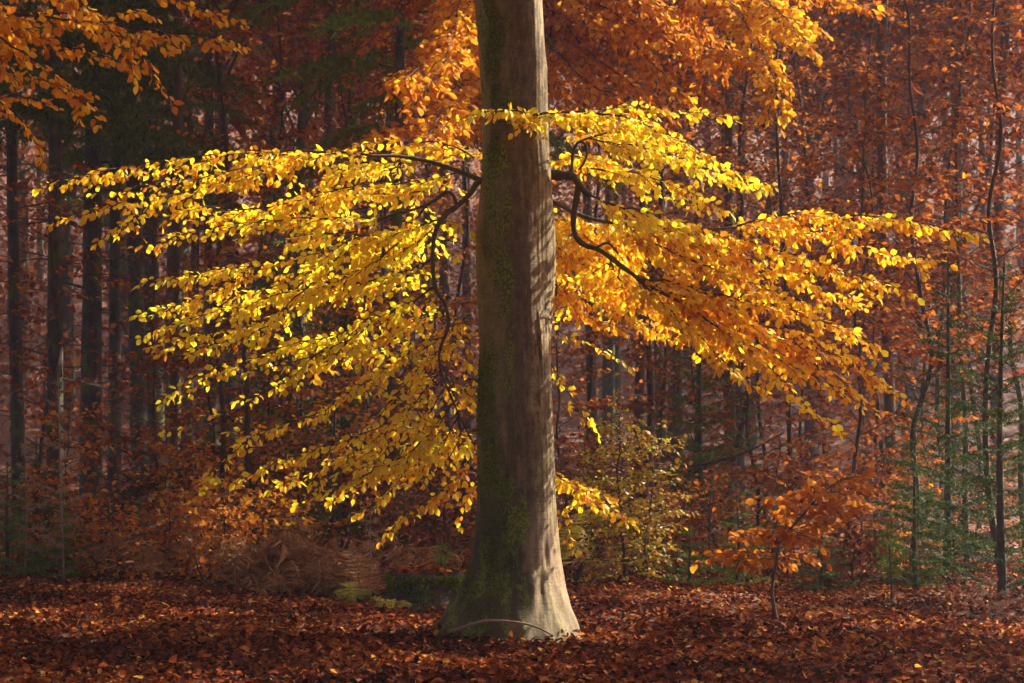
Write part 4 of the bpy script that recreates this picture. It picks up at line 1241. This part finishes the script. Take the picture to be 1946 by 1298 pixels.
for k, (px, d, H, bl, lab, tint) in enumerate([
    (1905, 16.6, 3.1, 1.15, 'dark green young spruce filling the lower right edge', .15),
    (1800, 18.6, 3.3, 1.1, 'young spruce left of the one at the right edge, with brown leaves around it', .15),
    (1335, 21, 3.4, 1.2, 'pale green spruce bough peeping below the right golden bough', .75),
    (655, 21.5, 3.8, 1.1, 'green young spruce glimpsed through the left yellow leaves', .6),
    (560, 24.5, 5.4, 1.4, 'taller green spruce behind the left boughs', .5),
    (15, 18.3, 1.15, .55, 'bright green little spruce at the lower left edge', .85),
    (120, 18.2, .95, .5, 'light green little spruce beside the bare brown stem at left', .9),
    (70, 19.2, 1.4, .6, 'dark green small spruce behind the two little ones at left', .5),
    (1400, 18.0, .9, .5, 'small green spruce between the yellow shrub and the orange beech', .7),
    (1560, 17.2, .8, .45, 'small dim spruce right behind the orange beech stem', .5),
    (1740, 17.5, 1.5, .7, 'low dim green spruce between pine seedling and right spruces', .4),
    (250, 19, .8, .5, 'low dark spruce in front of the leaning log', .4),
    (800, 15.1, .28, .22, 'tiny dark spruce seedling before the mossy stump', .3),
    (640, 17.6, .45, .3, 'tiny green spruce in front of the dead bracken', .5),
    (1310, 16.9, .6, .4, 'tiny green spruce at the foot of the yellow green shrub', .6),
    (450, 17.8, .5, .35, 'tiny dim spruce below the glowing orange shrub', .4),
]):
    conifer('spruce_sapling', lab, px, d, H, .012 + .010 * H, 950 + k, .05, int(30 + 14 * H), bl, group='young spruces in the undergrowth', ndl=.036 + .004 * H, width=1.2, gap=.0085, side_gap=.06 if H < 1.6 else .085, droop=.12, tint=tint, rise=.3, cat='spruce')

# needle pines and dead conifers
conifer('pine_seedling', 'slim green pine seedling with a bare bent stem at right', 1695, 15.8, .78, .008, 990, .45, 14, .22, group=None, ndl=.07, gap=.006, side_gap=.12, droop=-.1, rise=.7, tint=.9, cat='pine', lean=-.06, side_len=.3)
conifer('pine_seedling', 'tiny bright green pine seedling on the mossy stump', 838, 16.1, .60, .006, 991, .6, 9, .14, group=None, ndl=.06, gap=.006, side_gap=.1, droop=-.1, rise=.8, tint=1.0, cat='pine', side_len=.3)
for k, (px, d, H, zf, nb, bl, lean, lab) in enumerate([
    (122, 18.0, 2.05, .12, 24, .42, -.03, 'tall dead conifer sapling with pale brown tufts at left'),
    (47, 18.6, 1.4, .25, 16, .35, .0, 'dead brown conifer sapling near the left edge'),
    (1880, 15.3, .42, .1, 16, .34, .05, 'dead curled brown fir top on the ground at the lower right'),
    (705, 16.9, .95, .3, 14, .36, .0, 'bare dead larch sapling with pinkish tufts left of the stump'),
    (360, 18.5, .9, .3, 12, .34, .03, 'dead brown conifer twig left of the glowing shrub'),
    (565, 17.9, .8, .2, 14, .4, .0, 'dead brown tufted sapling in the bracken'),
    (1530, 21.5, 2.4, .5, 14, .5, .1, 'dead pale brown conifer top above the orange beech'),
]):
    conifer('dead_conifer', lab, px, d, H, .007 + .003 * H, 1000 + k, zf, nb, bl, mat=NEEDLE_B, bark=STICK, group='dead brown conifer saplings', ndl=.042, gap=.0045, side_gap=.10, droop=.05, rise=.35, tint=.5, cat='dead sapling', lean=lean, side_len=.3, sides=6)


# ------------------------------------------------------------------ ferns and bracken
def frond(parent, off, base, az, ln, arch, mat, tint, rng, pin=.32, droop=1.0, crumple=0.0):
    m = 22
    s = np.linspace(0, 1, m)
    u = np.array([math.cos(az), math.sin(az), 0])
    h = arch * (np.sin(s * math.pi * .75)) * ln - droop * .25 * ln * s ** 3
    p = base + u * (s * ln * .8)[:, None] + UP * h[:, None]
    p = p + np.cumsum(rng.normal(0, .004 + crumple * .012, (m, 3)), axis=0)
    W = Wood()
    W.tube(p, np.linspace(.0045, .0012, m), 4)
    T = tangents(p)
    B = norm(np.cross(T, UP))
    Nn = norm(np.cross(B, T))
    pos, A, N, S = [], [], [], []
    for f in np.linspace(.14, .99, 22):
        i = min(m - 1, int(f * (m - 1)))
        fr = f * (m - 1) - i
        q = p[i] + (p[min(m - 1, i + 1)] - p[i]) * fr
        l = pin * ln * (1 - f) ** .75 * min(1, .55 + f * 2.2) + .008
        for sg in (-1, 1):
            dd = norm(B[i] * sg + T[i] * .35 - UP * (.15 + crumple * rng.uniform(0, 1.2)) + rng.normal(0, .06 + crumple * .3, 3))
            pos.append(q); A.append(dd); N.append(norm(Nn[i] + rng.normal(0, .15 + crumple * .5, 3))); S.append(l * rng.uniform(.8, 1.1))
    V, F, Tt = leaf_geo(np.array(pos), np.array(A), np.array(N), np.array(S), np.clip(rng.normal(tint, .12, len(pos)), 0, 1), PINNA, rng, curl=.25 + crumple)
    Wv = np.concatenate(W.v); Wf = np.concatenate(W.f)
    k = len(Wv)
    tri = [np.concatenate(W.tri)] if getattr(W, 'tri', None) else []
    return link('frond', raw_mesh('frond', np.concatenate([Wv, V]) - off, [Wf] + tri + [F + k], mat, np.concatenate([np.full(k, .2), Tt])), parent)


def fern(label, px, d, n, ln, arch, mat, tint, seed, az=None, crumple=0.0, spread=6.28, name='fern', z=0.0, droop=1.0, area=.04):
    rng = np.random.default_rng(seed)
    x = (px - W_PX / 2) / F_PX * d
    off = np.array([x, d, float(gh(x, d)) + z])
    t = thing(name, label, 'fern', off, 'ferns and bracken')
    for k in range(n):
        a = (az if az is not None else 0) + (k + .5) / n * spread - spread / 2 + rng.normal(0, .2)
        b = off + np.array([rng.normal(0, area), rng.normal(0, area), 0])
        frond(t, off, b, a, ln * rng.uniform(.7, 1.15), arch * rng.uniform(.75, 1.25), mat, tint, rng, crumple=crumple, droop=droop)
    return t


fern('pale brown fern frond standing upright left of the mossy stump', 700, 16.5, 6, .48, .85, FERN_B, .85, 1101, droop=.6)
fern('yellow green fern lying low before the mossy stump', 672, 15.9, 7, .42, .45, FERN_G, .55, 1102)
fern('small yellow fern at the foot of the mossy stump', 745, 15.4, 6, .26, .45, FERN_G, .8, 1103)
fern('golden fern frond arching out right behind the great trunk', 1050, 15.6, 5, .55, 1.0, FERN_G, .95, 1104, az=0.0, spread=1.6, droop=1.3, z=.15)
for k, (px, d, n, ln, lab) in enumerate([
    (505, 17.4, 12, .75, 'tangled brown dead bracken under the amber shrub'),
    (585, 17.6, 14, .85, 'collapsed brown bracken mound left of the stump'),
    (630, 17.2, 10, .6, 'brown crumpled bracken at the near edge of the mound'),
    (545, 16.9, 9, .5, 'low brown bracken on the edge of the leaf carpet'),
    (470, 17.8, 9, .7, 'brown bracken below the glowing orange shrub'),
    (770, 17.7, 10, .6, 'dark brown bracken behind the mossy stump'),
    (1150, 18.2, 8, .6, 'brown bracken behind the yellow green shrub'),
    (300, 18.2, 8, .6, 'dull brown bracken under the leaning log'),
]):
    fern(lab, px, d, n, ln, .75, FERN_B, .6, 1110 + k, crumple=.45, name='dead_bracken', droop=1.5, area=.16)

# ------------------------------------------------------------------ stump, logs, sticks
sr = np.random.default_rng(41)
sx, sy = (812 - W_PX / 2) / F_PX * 16.2, 16.2
stump = thing('tree_stump', 'low mossy tree stump with red leaves on its flat top, left of the trunk', 'stump', (sx, sy, float(gh(sx, sy))))
SO = np.array([sx, sy, float(gh(sx, sy))])
na, hz = 64, np.array([-.05, .03, .08, .14, .2, .25, .285, .30])
ang = np.linspace(0, 2 * np.pi, na, endpoint=False)
rad = .36 * (1 + .05 * np.sin(3 * ang + 1) + .03 * np.sin(7 * ang) + .02 * np.sin(11 * ang + 2))
V = []
for k, h in enumerate(hz):
    fl_ = 1 + .28 * np.clip(1 - h / .15, 0, 1) ** 2 * (.6 + .4 * np.sin(5 * ang)) - (.05 if k == len(hz) - 1 else 0)
    rr = rad * fl_ + sr.normal(0, .006, na)
    V.append(np.stack([rr * np.cos(ang), rr * np.sin(ang), np.full(na, h) + .012 * np.sin(2 * ang)], -1))
V.append(np.stack([rad * .5 * np.cos(ang), rad * .5 * np.sin(ang), np.full(na, .292)], -1))
V.append(np.stack([rad * .02 * np.cos(ang), rad * .02 * np.sin(ang), np.full(na, .29)], -1))
i_ = np.arange(len(V) - 1)[:, None] * na
j_ = np.arange(na)[None]
link('body', raw_mesh('body', np.concatenate(V), [np.stack([i_ + j_, i_ + (j_ + 1) % na, i_ + na + (j_ + 1) % na, i_ + na + j_], -1).reshape(-1, 4)], BARK_LOG), stump)
n = 9000
a = sr.uniform(0, 2 * np.pi, n); h = sr.uniform(0, 1, n) ** .6 * .285
keep = sr.random(n) < (.35 + .5 * (np.sin(3 * a + 14 * h) > -.2)) * (.35 + .65 * (h > .2))
a, h = a[keep], h[keep]
n = len(a)
ri = np.interp(a, ang, rad)
out_ = np.stack([np.cos(a), np.sin(a), np.full(n, .35)], -1)
pp = np.stack([ri * np.cos(a) * 1.0, ri * np.sin(a) * 1.0, h], -1)
leaf_obj('moss', [pp, norm(out_ + sr.normal(0, .5, (n, 3)) - UP * .3), norm(out_ + sr.normal(0, .5, (n, 3))), sr.uniform(.012, .03, n), np.clip(.2 + h * 2 + sr.normal(0, .15, n), 0, 1)], LEAF_LO, MOSS, stump, sr)
n = 300
rr = np.sqrt(sr.random(n)) * .33; a = sr.uniform(0, 6.28, n)
sl = [np.stack([rr * np.cos(a) + sx, rr * np.sin(a) + sy, SO[2] + .306 + sr.uniform(0, .035, n)], -1), norm(np.stack([sr.normal(0, 1, n), sr.normal(0, 1, n), sr.normal(0, .15, n)], -1)), norm(np.stack([sr.normal(0, .22, n), sr.normal(0, .22, n), np.ones(n)], -1)), sr.uniform(.05, .085, n), np.clip(sr.normal(.62, .2, n), 0, 1)]
tl_o = thing('leaf_litter', 'red fallen leaves lying on the flat top of the mossy stump', 'leaf litter', SO, kind='stuff', data=None)
leaf_obj('fallen_leaf_layer', sl, LEAF_MID, LITTER, tl_o, sr, SO)


def log(name, label, pts, r0, r1, mat, cat, sides=10, seed=0, stubs=0, rough=.06):
    rr = np.random.default_rng(seed)
    p3 = np.array([P(*q) for q in pts])
    off = p3[0].copy()
    t = thing(name, label, cat, off)
    W = Wood()
    p = smooth(p3, .05)
    W.tube(p, np.linspace(r0, r1, len(p)), sides, rough=rough, rng=rr)
    wood_obj('stem', W, mat, t, off)
    for k in range(stubs):
        i = rr.integers(len(p) // 5, len(p) - 2)
        u = norm(rr.normal(0, 1, 3))
        W = Wood()
        ln = rr.uniform(.15, .5)
        W.tube(smooth([p[i], p[i] + u * ln * .5, p[i] + u * ln - UP * .05], .08), np.linspace(r1 * .3, r1 * .08, 6), 5)
        wood_obj('side_branch', W, mat, t, off)
    return t


log('curved_stick', 'thin pale arched stick lying at the foot of the great trunk', [(862, 1198, 13.42), (890, 1188, 13.42), (925, 1180, 13.42), (965, 1181, 13.42), (1005, 1187, 13.42), (1030, 1196, 13.42), (1048, 1206, 13.42)], .011, .007, STICK, 'stick', 7, 1)
log('leaning_log', 'dark fallen trunk leaning up to the right in the left background', [(110, 1022, 20), (155, 995, 20.3), (215, 962, 20.6), (270, 925, 21), (335, 893, 21.5), (400, 868, 22), (470, 838, 22.5)], .10, .05, BARK_LOG, 'log', 12, 2, 9)
log('broken_branch', 'short dark broken branch lying below the leaning log', [(225, 1035, 18.6), (260, 1015, 18.8), (310, 994, 19.0)], .035, .02, BARK_LOG, 'branch', 8, 3, 2)
log('fallen_branch', 'dark rotten branch on the ground under the yellow green shrub', [(1185, 1138, 16.55), (1230, 1132, 16.6), (1290, 1140, 16.5)], .035, .025, BARK_LOG, 'branch', 8, 4, 1)
log('bare_root', 'thin bare bent stem sticking out below the glowing shrub', [(415, 1120, 17.4), (395, 1108, 17.4), (378, 1085, 17.4), (372, 1055, 17.4)], .014, .009, BARK_LOG, 'root', 6, 5, 0)
log('dark_snag', 'dark broken snag stub behind the golden fern', [(1096, 1105, 17.4), (1104, 1080, 17.4), (1116, 1062, 17.4)], .04, .012, BARK_LOG, 'snag', 7, 6, 1)
log('thin_stick', 'pale thin stick leaning right of the golden fern', [(1125, 1110, 16.8), (1145, 1085, 16.8), (1160, 1066, 16.8)], .010, .006, STICK, 'stick', 6, 7, 0)
log('dead_branch', 'long dark dead branch sloping across the low right thicket', [(1290, 887, 20.5), (1350, 880, 20.3), (1420, 858, 20.2), (1490, 822, 20.0)], .022, .008, TWIG, 'branch', 6, 8, 6)
log('dead_branch', 'long bare dead branch slanting down before the dark left trunks', [(200, 840, 21.8), (260, 868, 21.6), (330, 890, 21.5), (420, 905, 21.3)], .014, .006, TWIG, 'branch', 6, 9, 8)

# pale sunlit trunks deep in the wood
for k, (px, d, H, r, lab) in enumerate([(1408, 36, 14, .10, 'pale trunk catching light behind the upper right bough'), (433, 34, 14, .11, 'pale trunk behind the left golden boughs'), (1290, 40, 15, .14, 'dark wide trunk high right of the great beech'),
                                        (1640, 38, 15, .13, 'hazy trunk behind the right golden bough end'), (1810, 36, 15, .15, 'dark trunk high near the right edge'), (585, 42, 15, .17, 'far trunk above the left golden bough'),
                                        (850, 44, 16, .16, 'far trunk close left of the great beech'), (1130, 42, 16, .14, 'far trunk close right of the great beech'), (1540, 46, 16, .17, 'far trunk in the haze behind the hanging spray'),
                                        (500, 46, 16, .14, 'far thin trunk behind the left upper bough'), (1725, 45, 16, .15, 'far trunk behind the straight dark sapling'), (660, 48, 16, .17, 'far trunk behind the dark spruce boughs')]):
    x = (px - W_PX / 2) / F_PX * d
    canopy_tree('background_tree', lab, x, d, H, 10.5, np.array([2.6, 2.6, 3.2]), 3800, 1300 + k, RUSSET if k % 3 else PINKY, 'trunks deep in the wood', r0=r, size=.19, tint=(.5, .2), open_gap=False)

# ------------------------------------------------------------------ the far wood on the slope: one mass of stems and leaves
fr = np.random.default_rng(55)
wood_far = thing('distant_wood', 'hazy mass of far autumn trees covering the slope behind', 'woodland', (0, 50, 0), kind='stuff')
W = Wood()
tops = []
for k in range(150):
    y = fr.uniform(48, 92)
    x = fr.uniform(-1, 1) * (y * .33 + 4)
    z = float(gh(x, y)); H = fr.uniform(12, 19)
    W.tube(np.array([[x, y, z - .2], [x + fr.normal(0, .2), y, z + H * .5], [x + fr.normal(0, .5), y, z + H]]), [fr.uniform(.1, .25), .1, .03], 6)
    for q in range(7):
        zz = z + H * fr.uniform(.3, 1.0)
        a = fr.uniform(0, 6.28); l = fr.uniform(.6, 2.6)
        e = np.array([x + l * math.cos(a), y + l * math.sin(a), zz + fr.uniform(0, .7)])
        W.tube(np.array([[x, y, zz - .6], e]), [.03, .01], 3, cap=False)
        tops.append(e)
for k in range(420):
    y = fr.uniform(42, 95)
    x = fr.uniform(-1, 1) * (y * .33 + 3)
    z = float(gh(x, y))
    tops.append(np.array([x, y, z + fr.uniform(.5, 5)]))
tops = np.array(tops)
wood_obj('stems', W, BARK_SPRUCE, wood_far, (0, 50, 0))['kind'] = 'stuff'
n = 95000
p = tops[fr.integers(0, len(tops), n)] + fr.normal(0, 1.0, (n, 3)) * np.array([1.0, 1.0, .6])
A = norm(fr.normal(0, 1, (n, 3))); N = norm(CAMV * .5 + UP * .6 + fr.normal(0, .5, (n, 3)))
leaf_obj('foliage', [p, A, N, fr.uniform(.16, .30, n), np.clip(fr.normal(.6, .2, n), 0, 1)], LEAF_LO, PINKY, wood_far, fr, (0, 50, 0))

n = 40000  # overhead leaf layer added to keep the sun off the far slope
yy = fr.uniform(38, 100, n); xx = fr.uniform(-1, 1, n) * (yy * .4 + 8)
zz = gh(xx, yy) + np.clip(fr.normal(14, 2.2, n), 9, 20) + 2.0 * np.sin(xx * .7) * np.sin(yy * .6)
p = np.stack([xx, yy, zz], -1)
leaf_obj('shade_canopy', [p, norm(fr.normal(0, 1, (n, 3))), norm(UP * .8 + fr.normal(0, .5, (n, 3))), fr.uniform(.4, .75, n), np.clip(fr.normal(.5, .2, n), 0, 1)], LEAF_LO, RUSSET, wood_far, fr, (0, 50, 0))

# ------------------------------------------------------------------ morning haze
m, nt, out = new_mat('thin morning haze')
pv = nt.nodes.new('ShaderNodeVolumePrincipled')
pv.inputs['Color'].default_value = (.64, .77, 1.0, 1)
pv.inputs['Density'].default_value = .0013
pv.inputs['Anisotropy'].default_value = .2
nt.links.new(pv.outputs[0], out.inputs['Volume'])
x0, x1, y0, y1, z0, z1 = -150, 150, -45, 122, -3, 42
V = np.array([(x, y, z) for z in (z0, z1) for y in (y0, y1) for x in (x0, x1)], float)
haze = link('haze', raw_mesh('haze', V, [np.array([(0, 2, 3, 1), (4, 5, 7, 6), (0, 1, 5, 4), (2, 6, 7, 3), (0, 4, 6, 2), (1, 3, 7, 5)])], m, smooth_shade=False))
haze['kind'] = 'stuff'
haze['label'] = 'thin pale morning haze hanging in the wood'
haze['category'] = 'haze'
